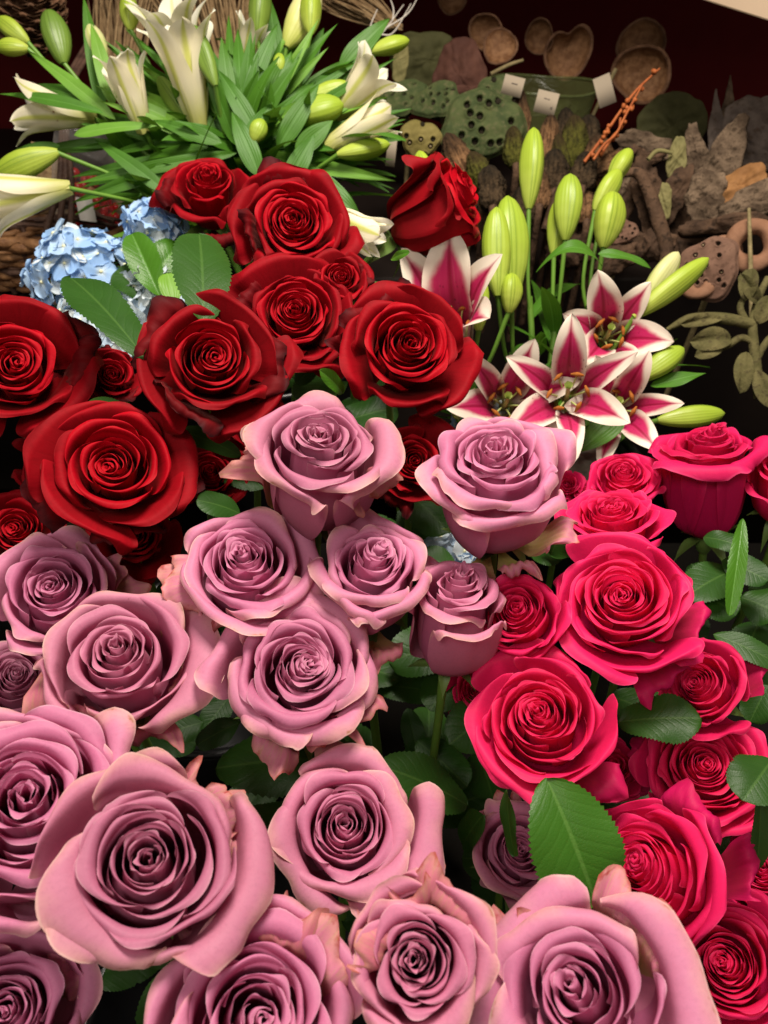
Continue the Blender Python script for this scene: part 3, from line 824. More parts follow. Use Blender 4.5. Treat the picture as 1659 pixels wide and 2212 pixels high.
def ring_pts(n): return np.linspace(0, 2 * PI, n, endpoint=False)
def cup(label, px, py, w, ax, ay, d, seed, depth=.75, heart=0., name='seed_cup'):
    """open woody seed case, seen into its mouth"""
    rng = np.random.default_rng(seed)
    R = w * K * d / 2; c = np.array(at(px, py, d)); B = frame_of(facing(px, py, ax, ay), basis_at(px, py)[1])
    n = 44; a = ring_pts(n)
    shape = 1 + .07 * np.sin(2 * a + seed) + .04 * np.sin(3 * a + 2 * seed) - heart * np.exp(-((np.mod(a - PI / 2 + PI, 2 * PI) - PI) / .35) ** 2)
    root = empty(name, Vector(c - B[:, 2] * R * depth), label, 'seed pod', 'dried seed cups on the back shelf')
    def lay(prof, mat, nm, wr):
        G = []
        for r, z in prof:
            q = np.stack([R * r * shape * np.cos(a), R * r * shape * np.sin(a), np.full(n, R * z)], -1)
            G.append(q)
        G = np.array(G); G += (wob(G / R, 1.1, seed, 3) * wr * R)[..., None] * np.array((.5, .5, .8))
        grid_obj(nm, (G.reshape(-1, 3) @ B.T + c).reshape(len(prof), n, 3), mat, root, closed=True)
    lay([(.03, -depth), (.35, -depth * .97), (.68, -depth * .72), (.90, -depth * .36), (1.0, -.06), (1.03, .02), (.99, .06), (.93, .05), (.90, .0)], MAT['cup'], 'shell', .05)
    lay([(.915, .01), (.86, -depth * .25), (.74, -depth * .50), (.50, -depth * .72), (.25, -depth * .82), (.02, -depth * .84)], MAT['cup_in'], 'lining', .06)
    return root
cup('brown woody seed cup, largest and best lit, above the green lotus pods', 1050, 70, 74, -.25, -.1, 1.40, 3, .8)
cup('shallow woody seed cup tucked under the lip of the best lit seed cup', 1080, 100, 78, -.1, .55, 1.385, 4, .5)
cup('small dim brown seed cup between the best lit cup and the heart-shaped cup', 1165, 80, 66, -.2, -.2, 1.45, 5)
cup('dim heart-shaped seed cup left of the tall dry stem', 1228, 112, 104, .1, -.1, 1.45, 6, .8, .32)
cup('upper of two dark round seed cups above the orange twig', 1385, 92, 96, -.1, .3, 1.52, 8)
cup('lower round seed cup directly behind the tip of the orange twig', 1386, 160, 118, 0, -.15, 1.48, 9, .6)
cup('small seed cup cut off by the top edge of the picture', 975, -4, 66, 0, .5, 1.50, 10, .6)

def lotus(label, px, py, w, ax, ay, d, mat, nh, seed, hole=.11, rot=0., stretch=1., seeds=(), group='lotus pods'):
    rng = np.random.default_rng(seed)
    R = w * K * d / 2; c = np.array(at(px, py, d)); B = frame_of(facing(px, py, ax, ay), basis_at(px, py)[1])
    nr, n = 44, 110
    a = ring_pts(n); rr = np.linspace(.001, 1, nr)
    A, RR = np.meshgrid(a, rr)
    edge = 1 + .09 * np.sin(3 * A + seed) + .05 * np.sin(2 * A + 3 * seed) + .03 * np.sin(7 * A + seed * 2)
    X = RR * np.cos(A) * edge * stretch; Y = RR * np.sin(A) * edge
    pts = []
    tries = 0
    while len(pts) < nh and tries < 4000:
        tries += 1
        r = math.sqrt(rng.uniform(0, .68)); q = rng.uniform(0, 6.28)
        p = (r * math.cos(q) * stretch, r * math.sin(q))
        if all(math.hypot(p[0] - s[0], p[1] - s[1]) > hole * 2.35 for s in pts): pts.append(p)
    Z = .16 * (1 - RR ** 2) + .06 * wob(np.stack([X, Y, 0 * X], -1), .8, seed) - .14 * sstep(.88, 1, RR)
    for p in pts:
        dd = np.hypot(X - p[0], Y - p[1])
        Z = Z + .035 * np.exp(-((dd - hole * 1.15) / (hole * .35)) ** 2) - .26 * (1 - sstep(hole * .62, hole * 1.0, dd))
    ca, sa = math.cos(rot), math.sin(rot)
    G = np.stack([X * ca - Y * sa, X * sa + Y * ca, Z], -1) * R
    root = empty('lotus_pod', Vector(c - B[:, 2] * R * 1.1), label, 'lotus pod', group)
    tr = lambda g: (g.reshape(-1, 3) @ B.T + c).reshape(g.shape)
    grid_obj('pod_face', tr(G), MAT[mat], root, closed=True)
    sid = []
    for k, s_ in enumerate([1.0, .97, .86, .68, .45, .22, .10]):
        z = [-.135, -.24, -.42, -.62, -.82, -.98, -1.08][k]
        q = np.stack([G[-1, :, 0] * s_, G[-1, :, 1] * s_, np.full(n, z * R)], -1)
        if k == 0: q[:, 2] = G[-1, :, 2]
        sid.append(q)
    grid_obj('pod_cone', tr(np.array(sid)), MAT[mat], root, closed=True)
    for k in range(min(len(pts), nh)):
        p = pts[k]; px_ = (p[0] * ca - p[1] * sa); py_ = (p[0] * sa + p[1] * ca)
        vv = np.linspace(0, PI, 6); aa = ring_pts(8)
        q = np.array([[(px_ + hole * .5 * math.sin(t) * math.cos(e), py_ + hole * .5 * math.sin(t) * math.sin(e), -.06 + .16 * (1 - (px_ ** 2 + py_ ** 2)) + hole * .5 * math.cos(t)) for e in aa] for t in vv]) * R
        q2 = np.array([[(px_ + hole * .86 * math.sin(t) * math.cos(e), py_ + hole * .86 * math.sin(t) * math.sin(e), -.11 + .16 * (1 - (px_ ** 2 + py_ ** 2)) + hole * .12 * math.cos(t)) for e in aa] for t in vv]) * R
        grid_obj('pit', tr(q2), MAT['hole'], root, closed=True)
        if k in seeds: grid_obj('seed', tr(q), MAT['seed'], root, closed=True)
    b = c - B[:, 2] * R * 1.05
    tube('stem', [b, b - B[:, 2] * R * .6 + np.array((0, 0, -.03)), b + np.array((rng.uniform(-.02, .02), .04, -.20))], [.004, .0038, .0036], MAT['dry_stem'], root, 7, 10)
    return root
lotus('large grey-green lotus pod facing forward, in front of the other green pods', 1040, 272, 148, .05, .18, 1.13, 'lotus', 15, 3, .105, .3, 1.22)
lotus('grey-green lotus pod standing upright behind the large forward-facing one', 1082, 222, 104, .2, .1, 1.19, 'lotus', 9, 4, .13, 1.4, 1.15)
lotus('tilted green lotus pod with its face edge-on beside the brown dry leaf', 940, 212, 92, -.3, .62, 1.17, 'lotus', 10, 5, .125, .4, 1.15)
lotus('dim green lotus pod lying flat beside the right-hand white lily', 868, 205, 92, -.2, .72, 1.20, 'lotus', 10, 6, .125, .2, 1.2)
lotus('small round olive lotus pod with few holes above the side-on red rose', 908, 300, 80, .0, .1, 1.10, 'lotus_olive', 7, 7, .15, 0, 1.05, (0, 2, 4))
lotus('brown lotus pod with many small holes beside the tan ring pod', 1530, 580, 124, -.1, .1, .92, 'lotus_brown', 18, 8, .082, .9, 1.12, (1, 5, 8, 11))
lotus('tiny dark brown lotus pod half lost among the dry bark', 1345, 500, 56, .1, .2, 1.02, 'lotus_brown', 9, 9, .11, .2, 1.1)

def slab(name, label, cat, group, px, py, w, h, rot, d, mat, seed, thick=.006, rough=.06, ax=0., ay=.1, shape=(1.3, .8), point=0., bulge=.08):
    """an irregular flake: its own outline, two faces and an edge"""
    rng = np.random.default_rng(seed)
    c = np.array(at(px, py, d)); B = frame_of(facing(px, py, ax, ay), basis_at(px, py)[1])
    n, nr = 56, 14
    a = ring_pts(n); rr = np.linspace(.01, 1, nr)
    A, RR = np.meshgrid(a, rr)
    e = 1 + rough * (1.2 * np.sin(2 * A + seed) + .8 * np.sin(5 * A + 1.7 * seed) + .5 * np.sin(9 * A + .6 * seed) + .35 * np.sin(15 * A + seed))
    sx = np.sign(np.cos(A)) * np.abs(np.cos(A)) ** .8; sy = np.sin(A)
    if point: sx = sx * (1 - point * sstep(-.2, 1, sy))
    X = RR * sx * e * w * K * d / 2; Y = RR * sy * e * h * K * d / 2
    ca, sa = math.cos(rot), math.sin(rot)
    X, Y = X * ca - Y * sa, X * sa + Y * ca
    sc = w * K * d
    Zf = bulge * sc * (1 - RR ** 2) + wob(np.stack([X, Y, 0 * X], -1) / sc, 1.6, seed, 4) * sc * .085 + wob(np.stack([X, Y, 0 * X], -1) / sc, 7., seed + 9, 3) * sc * .022
    top = np.stack([X, Y, Zf + thick / 2], -1); bot = np.stack([X, Y, Zf - thick / 2], -1)[::-1]
    G = np.concatenate([top, bot], 0)
    o = grid_obj(name, (G.reshape(-1, 3) @ B.T + c).reshape(G.shape), MAT[mat], None, closed=True)
    tag(o, label, cat, group)
    return o
BK = 'dried bark and fungus on the shelf'
slab('bark_piece', 'tall narrow grey bark flake, leftmost of the two standing spikes', 'bark', BK, 1548, 285, 40, 150, .02, 1.12, 'grey_leafy', 11, .008, .05, 0, .1, point=.6)
slab('bark_piece', 'tallest grey-brown bark spike against the maroon wall', 'bark', BK, 1572, 262, 42, 160, -.05, 1.13, 'bark', 12, .010, .06, .1, .1, point=.7)
slab('bark_piece', 'smooth pale grey shell-like bark sheet beside the tall spikes', 'bark', BK, 1610, 300, 96, 170, .12, 1.10, 'grey_leafy', 13, .006, .04)
slab('bark_piece', 'pale grey bark sheet cut off by the right edge of the picture', 'bark', BK, 1660, 290, 80, 160, -.1, 1.09, 'grey_leafy', 14, .006, .05)
slab('bark_piece', 'rough bark flake with a crumbly face, leaning diagonally', 'bark', BK, 1565, 345, 74, 190, -.45, 1.04, 'bark', 15, .010, .06, -.2, .15, point=.35)
slab('bark_piece', 'small rough bark flake left of the diagonal flake', 'bark', BK, 1503, 330, 50, 120, .1, 1.06, 'bark', 16, .010, .08, point=.4)
slab('bark_piece', 'rough crumbly bark chunk at the foot of the diagonal flake', 'bark', BK, 1525, 425, 90, 100, -.2, 1.01, 'bark', 17, .014, .08)
slab('fungus', 'flat tan bracket fungus resting among the grey bark', 'fungus', BK, 1596, 408, 124, 74, .42, 1.0, 'fungus', 18, .014, .04, -.1, .35)
slab('bark_piece', 'grey ridged bark sheet lying below the tan fungus', 'bark', BK, 1625, 440, 150, 70, .38, .98, 'bark', 19, .010, .07, 0, .3)
slab('bark_piece', 'long brown curl of bark lying above the brown lotus pod', 'bark', BK, 1560, 487, 170, 44, -.04, .98, 'bark_dark', 20, .014, .06, 0, .3, bulge=.1)
slab('bark_piece', 'grey bark flake behind the foot of the orange twig', 'bark', BK, 1395, 315, 120, 56, -.35, 1.13, 'bark', 21, .008, .09, 0, .25)
slab('bark_piece', 'dark twisted bark strip right of the lily buds', 'bark', BK, 1400, 425, 60, 170, .1, 1.06, 'bark_dark', 22, .014, .10)
slab('bark_piece', 'dark bark strip hanging beside the pale dry pod', 'bark', BK, 1452, 430, 56, 130, -.5, 1.05, 'bark_dark', 23, .012, .10)
slab('bark_piece', 'dark brown bark lump behind the left lily bud', 'bark', BK, 1185, 430, 96, 110, .3, 1.08, 'bark_dark', 24, .02, .12, bulge=.2)
slab('bark_piece', 'dark bark strip below the hooked dry pod', 'bark', BK, 1330, 560, 90, 60, .2, 1.04, 'bark_dark', 25, .014, .10, bulge=.2)
slab('bark_piece', 'short dark bark curl standing over the tiny lotus pod', 'bark', BK, 1410, 530, 80, 80, -.2, 1.05, 'bark_dark', 26, .014, .12, bulge=.25)
slab('bark_piece', 'flat dark bark scrap under the brown lotus pod', 'bark', BK, 1470, 545, 90, 90, .6, 1.08, 'bark_dark', 27, .014, .12, bulge=.1)
slab('dry_leaf', 'broad dry brown leaf standing over the green lotus pods', 'leaf', None, 992, 165, 124, 150, .0, 1.24, 'brown_leaf', 31, .002, .03, -.1, .15, point=.25, bulge=.14)
slab('dry_leaf', 'dark underside of a brown leaf hanging below the standing brown leaf', 'leaf', None, 985, 225, 124, 80, .1, 1.22, 'brown_leaf', 32, .002, .04, 0, -.4, bulge=.1)
slab('dry_leaf', 'round dull olive leaf standing in front of the maroon wall', 'leaf', None, 1450, 275, 140, 140, -.2, 1.22, 'olive_leaf', 33, .002, .03, 0, .1, bulge=.05)
slab('dry_leaf', 'wide dull olive leaf standing left of the brown leaf', 'leaf', None, 925, 130, 170, 110, -.1, 1.34, 'olive_leaf', 34, .002, .03, 0, .2, bulge=.08)
slab('dry_pod', 'pale green papery pod standing on the dark bark', 'seed pod', None, 1462, 345, 42, 92, -.18, 1.04, 'olive_pale', 35, .006, .04, bulge=.15, point=.2)
slab('dry_pod', 'small pale papery pod tucked below the larger papery pod', 'seed pod', None, 1436, 438, 30, 76, -.05, 1.03, 'olive_pale', 36, .006, .06, bulge=.1)
slab('dry_pod', 'narrow grey-green pod hanging beside the white lilies', 'seed pod', None, 866, 130, 36, 86, -.1, 1.2, 'olive_pale', 37, .005, .05, bulge=.2, point=.3)

def cob(label, a, b, w, d, mat, seed, d1=None, group='dried cobs on the shelf'):
    rng = np.random.default_rng(seed)
    p0, p1 = np.array(at(a[0], a[1], d)), np.array(at(b[0], b[1], d1 or d))
    p1 = p1 + (p1 - p0) * .12; p0 = p0 - (p1 - p0) * .15
    L = np.linalg.norm(p1 - p0); R = w * K * d / 2
    B = frame_of(p1 - p0, basis_at(*a)[2])
    n, m = 54, 46
    A, V = np.meshgrid(ring_pts(n), np.linspace(0, 1, m))
    prof = np.interp(V, [0, .1, .35, .6, .8, .93, 1], [.55, .85, 1, .92, .70, .42, .06])
    Q = np.stack([np.cos(A) * 2.2, np.sin(A) * 2.2, V * .9], -1)
    fib = wob(Q, .9, seed + 40, 3); lump = wob(np.stack([np.cos(A), np.sin(A), V * 3], -1), .6, seed)
    r = R * prof * (1 + .16 * fib + .16 * lump + .05 * rng.normal(size=A.shape))
    G = np.stack([r * np.cos(A), r * np.sin(A), V * L], -1)
    root = empty('dried_cob', Vector(p0), label, 'dried cob', group)
    grid_obj('cob_body', (G.reshape(-1, 3) @ B.T + p0).reshape(G.shape), MAT[mat], root, closed=True)
    tube('stem', [p0 + (p1 - p0) * .05, p0 - (p1 - p0) * .25, p0 - (p1 - p0) * .3 + np.array((0, .03, -.16))], [.006, .005, .005], MAT['bark_dark'], root, 7, 8)
    return root
cob('tan and black cob leaning left, in front of the large lotus pod', (1018, 410), (970, 300), 58, 1.03, 'cob', 1)
cob('tan cob standing behind the left-hand lily bud', (1128, 330), (1127, 205), 34, 1.15, 'cob', 2)
cob('short mossy cob below the leaning tan cob', (1042, 400), (1020, 335), 50, 1.01, 'cob_moss', 3)
cob('dark cob low down beside the leaning tan cob', (1062, 440), (1058, 365), 58, .99, 'cob_dark', 4)
cob('tan cob standing between two lily buds', (1178, 345), (1190, 255), 46, 1.11, 'cob', 5)
cob('brown cob with a mossy base behind the left-hand lily bud', (1112, 350), (1108, 280), 44, 1.08, 'cob_moss', 6)
cob('bright mossy cob standing in the middle of the cobs', (1240, 350), (1240, 258), 56, 1.12, 'cob_moss', 7)
cob('dark cob top standing right of the bright mossy cob', (1272, 320), (1272, 255), 52, 1.15, 'cob_dark', 8)
cob('dark cob behind the bright mossy cob', (1222, 310), (1222, 240), 44, 1.17, 'cob_dark', 9)
cob('dark round cob between the lily buds', (1195, 405), (1200, 330), 60, 1.07, 'cob_dark', 10)
cob('blackish mossy cob beside the upper right lily bud', (1258, 400), (1268, 335), 56, 1.06, 'cob_dark', 11)
cob('brown cob at the foot of the orange twig', (1300, 390), (1290, 300), 62, 1.09, 'cob', 12)
cob('pale brown cob behind the pair of lily buds', (1330, 420), (1340, 330), 64, 1.10, 'bark', 13)
cob('dark cob low behind the tall lily stem', (1130, 480), (1128, 410), 60, 1.06, 'cob_dark', 14)

for i_, (px, py, w, h, rt, dd, mt, txt) in enumerate((
    (1160, 395, 60, 120, .2, 1.13, 'bark_dark', 'dark ragged bark strip between the tall bud and the plump bud'),
    (1265, 470, 70, 110, -.3, 1.11, 'bark_dark', 'dark ragged bark strip behind the stems of the bud cluster'),
    (1340, 400, 70, 120, .4, 1.10, 'bark_dark', 'brown bark strip right of the bud cluster'),
    (1440, 480, 70, 120, .1, 1.09, 'bark_dark', 'dark bark strip under the small papery pod'),
    (1380, 360, 90, 40, .3, 1.09, 'bark_dark', 'thin brown bark strip lying at the foot of the grey flake'),
    (1230, 540, 90, 80, .1, 1.10, 'bark_dark', 'dark bark lump low between the plump bud stems'),
    (1000, 440, 60, 110, .1, 1.12, 'bark_dark', 'blackish bark strip in the shade right of the lone red rose'),
    (1480, 420, 50, 120, -.2, 1.08, 'bark_dark', 'narrow dark bark strip left of the crumbly bark chunk'))):
    slab('bark_piece', txt, 'bark', BK, px, py, w, h, rt, dd, mt, 60 + i_, .014, .13, 0, .2, bulge=.2)
cob('short tan cob stub in front of the dark round cob', (1165, 440), (1172, 375), 44, 1.05, 'cob', 15)
cob('brown cob lying on its side under the orange twig', (1345, 345), (1275, 372), 46, 1.07, 'cob', 16)
cob('dark mossy cob right of the tan cob between the buds', (1210, 395), (1206, 300), 44, 1.10, 'cob_moss', 17)
cob('tan cob low between the plump bud and the bud cluster', (1262, 470), (1256, 400), 50, 1.07, 'cob', 18)
# the orange beaded twig
root = empty('orange_twig', at(1262, 350, 1.04), 'orange beaded twig poking up over the dried cobs', 'twig')
def P2(lst, d): return [at(x, y, d) for x, y in lst]
tube('stem', P2([(1262, 350), (1300, 300), (1335, 248), (1375, 195), (1425, 148)], 1.04), [.0024, .0022, .002, .0018, .0012], MAT['twig'], root, 7, 30)
tube('twig_branch', P2([(1282, 345), (1305, 312), (1330, 290), (1352, 248), (1388, 182)], 1.03), [.0019, .0017, .0016, .0016, .001], MAT['twig'], root, 7, 24)
tube('twig_branch', P2([(1296, 338), (1320, 300), (1338, 278), (1340, 255)], 1.045), [.0024, .002, .002, .002], MAT['twig'], root, 7, 18)
for k in range(26):
    rng_ = np.random.default_rng(k); s = rng_.uniform(0, 1)
    line = [[(1262, 350), (1300, 300), (1335, 248), (1375, 195), (1425, 148)], [(1282, 345), (1305, 312), (1330, 290), (1352, 248), (1388, 182)]][k % 2]
    p = catmull(np.array(P2(line, 1.035)), np.array([s]))[0] + rng_.normal(size=3) * .0022
    vv = np.linspace(0, PI, 6); aa = ring_pts(7)
    G = np.array([[p + .0032 * rng_.uniform(.7, 1.2) * np.array((math.sin(t) * math.cos(e), math.sin(t) * math.sin(e), math.cos(t))) for e in aa] for t in vv])
    grid_obj('bead', G, MAT['twig'], root, closed=True)
tag(tube('dried_stalk', P2([(1235, 345), (1275, 260), (1330, 150)], 1.30), [.003, .003, .0035], MAT['dry_stem']), 'tall thin dry stem leaning right beside the heart-shaped seed cup', 'stem')
tag(tube('dried_stalk', P2([(1060, 160), (1100, 140), (1130, 130)], 1.26), [.003, .003, .0025], MAT['dry_stem']), 'short dry stem stub lying above the green lotus pods', 'stem')
tag(tube('dried_stalk', P2([(1625, 760), (1622, 600), (1618, 450)], .90), [.0028, .0028, .0020], MAT['dry_stem']), 'thin upright olive stem in front of the tan ring pod', 'stem')
tag(tube('dried_stalk', P2([(1400, 345), (1420, 326), (1452, 330)], 1.03), [.0028, .003, .0024], MAT['olive_pale']), 'pale green dry stalk lying along the bark', 'stem')
tag(tube('dry_pod', P2([(1395, 640), (1440, 560), (1420, 470), (1385, 380), (1340, 375)], 1.03), [.006, .009, .010, .008, .004], MAT['bark_dark'], None, 9, 30), 'dark hooked dry pod curling over beside the bark', 'seed pod')
tag(tube('dry_pod', P2([(1180, 500), (1215, 420), (1250, 400)], 1.04), [.008, .012, .007], MAT['bark_dark'], None, 9, 18), 'dark curved dry pod behind the second lily bud', 'seed pod')

# tan ring pods
def ring(label, px, py, R, r, ax, ay, d, seed):
    c = np.array(at(px, py, d)); B = frame_of(facing(px, py, ax, ay), basis_at(px, py)[1])
    A, T = np.meshgrid(ring_pts(20), np.linspace(0, 2 * PI, 49))
    R, r = R * K * d, r * K * d
    rr = r * (1 + .12 * np.sin(3 * T + seed) + .05 * np.sin(4 * A))
    G = np.stack([(R + rr * np.cos(A)) * np.cos(T), (R + rr * np.cos(A)) * np.sin(T), rr * np.sin(A)], -1)
    o = grid_obj('ring_pod', (G.reshape(-1, 3) @ B.T + c).reshape(G.shape), MAT['terracotta'], None, closed=True)
    return tag(o, label, 'seed pod', 'tan ring-shaped pods')
ring('tan ring-shaped pod beside the brown lotus pod', 1626, 530, 40, 18, .1, .25, .92, 1)
ring('smaller tan ring pod half behind the larger ring', 1565, 545, 24, 12, -.1, .3, .96, 2)
ring('tan rimmed pod below the brown lotus pod', 1508, 615, 22, 14, .0, .5, .93, 3)
# dried vine with curled leaves on the right
root = empty('dried_vine', at(1640, 860, .86), 'olive dried vine with curled leaves at the right edge', 'dried plant')
tube('stem', P2([(1640, 860), (1632, 780), (1626, 700), (1640, 640), (1660, 600)], .86), [.006, .006, .005, .004, .004], MAT['vine'], root, 8, 24)
for pts, rad in (([(1626, 700), (1560, 688), (1490, 690), (1440, 712)], [.006, .0065, .006, .002]), ([(1628, 740), (1600, 730), (1560, 750), (1500, 735)], [.004, .004, .004, .003]),
                 ([(1630, 720), (1600, 670), (1608, 640)], [.004, .004, .003]), ([(1632, 780), (1655, 740), (1675, 720)], [.004, .004, .004])):
    tube('vine_branch', P2(pts, .86), rad, MAT['vine'], root, 8, 20)
for a, b, w, tw in (((1580, 735), (1490, 738), 50, .8), ((1610, 650), (1625, 580), 40, .5), ((1612, 760), (1598, 850), 40, 1.), ((1640, 700), (1668, 640), 44, -.5), ((1560, 690), (1470, 700), 26, 1.2), ((1635, 800), (1660, 880), 40, .6), ((1560, 752), (1500, 770), 34, .4), ((1640, 660), (1600, 590), 30, 1.0)):
    G = leaf_grid(at(*a, .855), at(*b, .85), w * K * .86, facing(*a, 0, .3), .25, .9, 9, 18, 0, (.6, .5), tw, 1.2)
    grid_obj('leaf', G, MAT['vine'], root)

# clear plastic sleeve, price tags
def glassy(name, tint, rough=.08, alpha=.14):
    s = NT(name)
    n = s.noise(22, 4, .6, None, 1.2)
    s.bump(n, .6, .01)
    s.done(rgb(*tint), rough, .6)
    tr = s.n('ShaderNodeBsdfTransparent'); tr.inputs[0].default_value = (.97, .97, .96, 1)
    mx = s.n('ShaderNodeMixShader')
    lw = s.n('ShaderNodeLayerWeight'); lw.inputs[0].default_value = .35
    s.link(s.math('MULTIPLY_ADD', lw.outputs['Facing'], .45, alpha), mx.inputs[0])
    s.t.links.new(tr.outputs[0], mx.inputs[1]); s.t.links.new(s.b.outputs[0], mx.inputs[2]); s.t.links.new(mx.outputs[0], s.out.inputs[0])
    return s.m
MAT['green_plastic'] = glassy('clear_green_plastic', (.10, .12, .04), .25, .35)
MAT['cellophane'] = glassy('cellophane', (.75, .70, .66), .10, .05)
MAT['paper'] = plain('tag_paper', (.30, .25, .185), .8, .2, .05)
MAT['white_paper'] = plain('white_label', (.74, .71, .66), .7, .2, .05)
MAT['ink'] = plain('tag_ink', (.08, .065, .055), .8, .1)
def tub(label, px, py, w, h, d, mat, name='plastic_tub'):
    c = np.array(at(px, py, d)); R = w * K * d / 2; H = h * K * d
    A, Z = np.meshgrid(ring_pts(60), np.linspace(0, 1, 12))
    r = R * (.82 + .18 * Z) + R * .012 * np.sin(9 * A)
    G = np.stack([c[0] + r * np.cos(A), c[1] + R + r * np.sin(A), c[2] - H + Z * H + R * .03 * np.sin(3 * A + 1) * Z], -1)
    root = empty(name, Vector((c[0], c[1] + R, c[2] - H)), label, 'tub', None)
    grid_obj('wall', G, MAT[mat], root, closed=True)
    top = G[-1]
    rim = tube_grid(np.vstack([top, top[:1]]), [.0022], 6, 90)
    grid_obj('rim', rim, MAT[mat], root, closed=True)
    base = np.stack([G[0], G[0] * 0 + G[0].mean(0) + (G[0] - G[0].mean(0)) * .02], 0)
    grid_obj('base', base, MAT[mat], root, closed=True)
    return root
tub('olive clear plastic tub with price tags on its rim, behind the cobs', 1188, 208, 260, 130, 1.20, 'green_plastic')
def price_tag(label, px, py, w, h, rot, d, ay=.1, lines=()):
    c = np.array(at(px, py, d)); B = frame_of(facing(px, py, .05, ay), basis_at(px, py)[1])
    sc = K * d; ca, sa = math.cos(rot), math.sin(rot)
    def quad(x0, x1, y0, y1, z0, z1, curl=.0):
        nx = 7
        X = np.linspace(x0, x1, nx); out = []
        for (yy, zz) in ((y0, z0), (y1, z0), (y1, z1), (y0, z1), (y0, z0)):
            out.append([((x * ca - yy * sa) * sc, (x * sa + yy * ca) * sc, (zz + curl * (x / w) ** 2 * w) * sc) for x in X])
        return np.array(out)
    root = empty('price_tag', Vector(c), label, 'price tag', 'price tags on the shelf')
    G = quad(-w / 2, w / 2, -h / 2, h / 2, 0, .8, .12)
    grid_obj('card', (G.reshape(-1, 3) @ B.T + c).reshape(G.shape), MAT['paper'], root)
    for (x0, x1, y0, y1) in lines:
        G = quad(x0 * w / 2, x1 * w / 2, y0 * h / 2, y1 * h / 2, .9, 1.2, .12)
        grid_obj('print', (G.reshape(-1, 3) @ B.T + c).reshape(G.shape), MAT['ink'], root)
    return root
price_tag('cream price tag facing forward on the olive tub', 1180, 222, 46, 44, -.3, 1.10, .1, ((-.3, -.05, .30, .38), (.0, .25, .28, .36), (.50, .56, -.50, -.25), (.62, .68, -.52, -.22), (.50, .68, -.38, -.32)))
price_tag('cream price tag partly behind the upright lotus pod', 1108, 186, 44, 38, -.3, 1.13, .1, ((-.2, .4, .2, .3),))
price_tag('dim price tag at the right end of the olive tub', 1306, 196, 36, 60, .25, 1.16)
price_tag('curled pale tag on the dark shelf left of the olive lotus pod', 846, 322, 20, 70, -.12, 1.02)

# beige board over the top right corner
c0, c1 = at(1440, -24, 1.0), at(1760, 78, .82)
dv = (c1 - c0).normalized(); n_ = Vector((0, 0, 1)); s_ = dv.cross(n_).normalized()
V = [];
for e in (c0 - dv * .1, c1 + dv * .3):
    for (q, z) in ((0, 0), (.03, 0), (.03, .16), (0, .16)):
        V.append(tuple(e - s_ * q + Vector((0, 0, z))))
o = obj('sign_board', V, [(0, 1, 2, 3), (7, 6, 5, 4), (0, 4, 5, 1), (1, 5, 6, 2), (2, 6, 7, 3), (3, 7, 4, 0)], MAT['beige_board'], smooth=False)
tag(bevel(o, .002), 'plain beige board crossing the top right corner', 'board')

# ------------------------------------------------------------------ left: table, basket, bags, cone
MAT['wicker'] = earthy('brown_wicker', (.13, .055, .022), (.30, .15, .06), None, 60, .6, .6, .3)
MAT['wicker_dark'] = earthy('dark_twig', (.05, .025, .017), (.11, .06, .04), None, 60, .6, .6, .3)
MAT['berry'] = plain('red_berry', (.55, .012, .014), .3, .45, .3, 60)
MAT['straw'] = earthy('straw', (.20, .125, .06), (.36, .25, .13), (.20, .12, .06), 50, .8, .6)
MAT['cone_scale'] = earthy('pine_cone_scale', (.075, .036, .018), (.17, .085, .045), (.24, .15, .09), 60, .7, .4)
MAT['moss_tan'] = earthy('dried_moss', (.16, .13, .07), (.33, .27, .16), (.08, .06, .03), 60, .95, 1.)
MAT['brass_twig'] = plain('silver_twig', (.50, .46, .40), .4, .4, .2)
o = structure('side_table', *box_vf(-1.4, -.36, .80, 1.30, 1.02, 1.06), MAT['brown_cloth']); bevel(o, .006)
# basket: stakes and woven rods
bc = np.array(at(110, 478, 1.12)); 
root = empty('wicker_basket', Vector(bc + np.array((0, 0, -.07))), 'brown grapevine basket with tall twig handle on the side table', 'basket')
RX, RY = .155, .115
for lev in range(9):
    z = -.065 + lev * .0085 + (.006 if lev > 6 else 0)
    sc = .80 + .20 * (lev / 8) ** .8
    pts = []
    for k in range(41):
        a = 2 * PI * k / 40
        w_ = .004 * (1 if (k + lev) % 2 else -1)
        pts.append(bc + np.array(((RX * sc + w_) * math.cos(a), (RY * sc + w_) * math.sin(a), z + .003 * math.sin(3 * a + lev))))
    tube('woven_rod', pts, [.0048 if lev < 7 else .0075], MAT['wicker' if lev != 4 else 'wicker_dark'], root, 7, 120)
for k in range(20):
    a = 2 * PI * k / 20
    tube('stake', [bc + np.array((RX * .8 * math.cos(a), RY * .8 * math.sin(a), -.07)), bc + np.array((RX * math.cos(a), RY * math.sin(a), .012))], [.004, .004], MAT['wicker_dark'], root, 6, 5)
G = np.array([[bc + np.array((RX * .8 * s * math.cos(a), RY * .8 * s * math.sin(a), -.068 + .002 * s)) for a in ring_pts(40)] for s in (.01, .5, 1.)])
grid_obj('basket_floor', G, MAT['wicker_dark'], root, closed=True)
for k, dx in enumerate((-.008, .0, .009)):
    tube('handle', [bc + np.array((.03 + dx * 2.5, -.10, -.02)), np.array(at(140, 400, 1.04)) + np.array((dx, 0, 0)), np.array(at(138, 290, 1.06)) + np.array((dx * .4, 0, 0)), np.array(at(150, 180, 1.12)) + np.array((dx * .5, 0, 0)), np.array(at(200, 90, 1.2)) + np.array((dx, 0, 0))], [.0045, .004, .004, .004, .003], MAT['wicker_dark'], root, 7, 30)
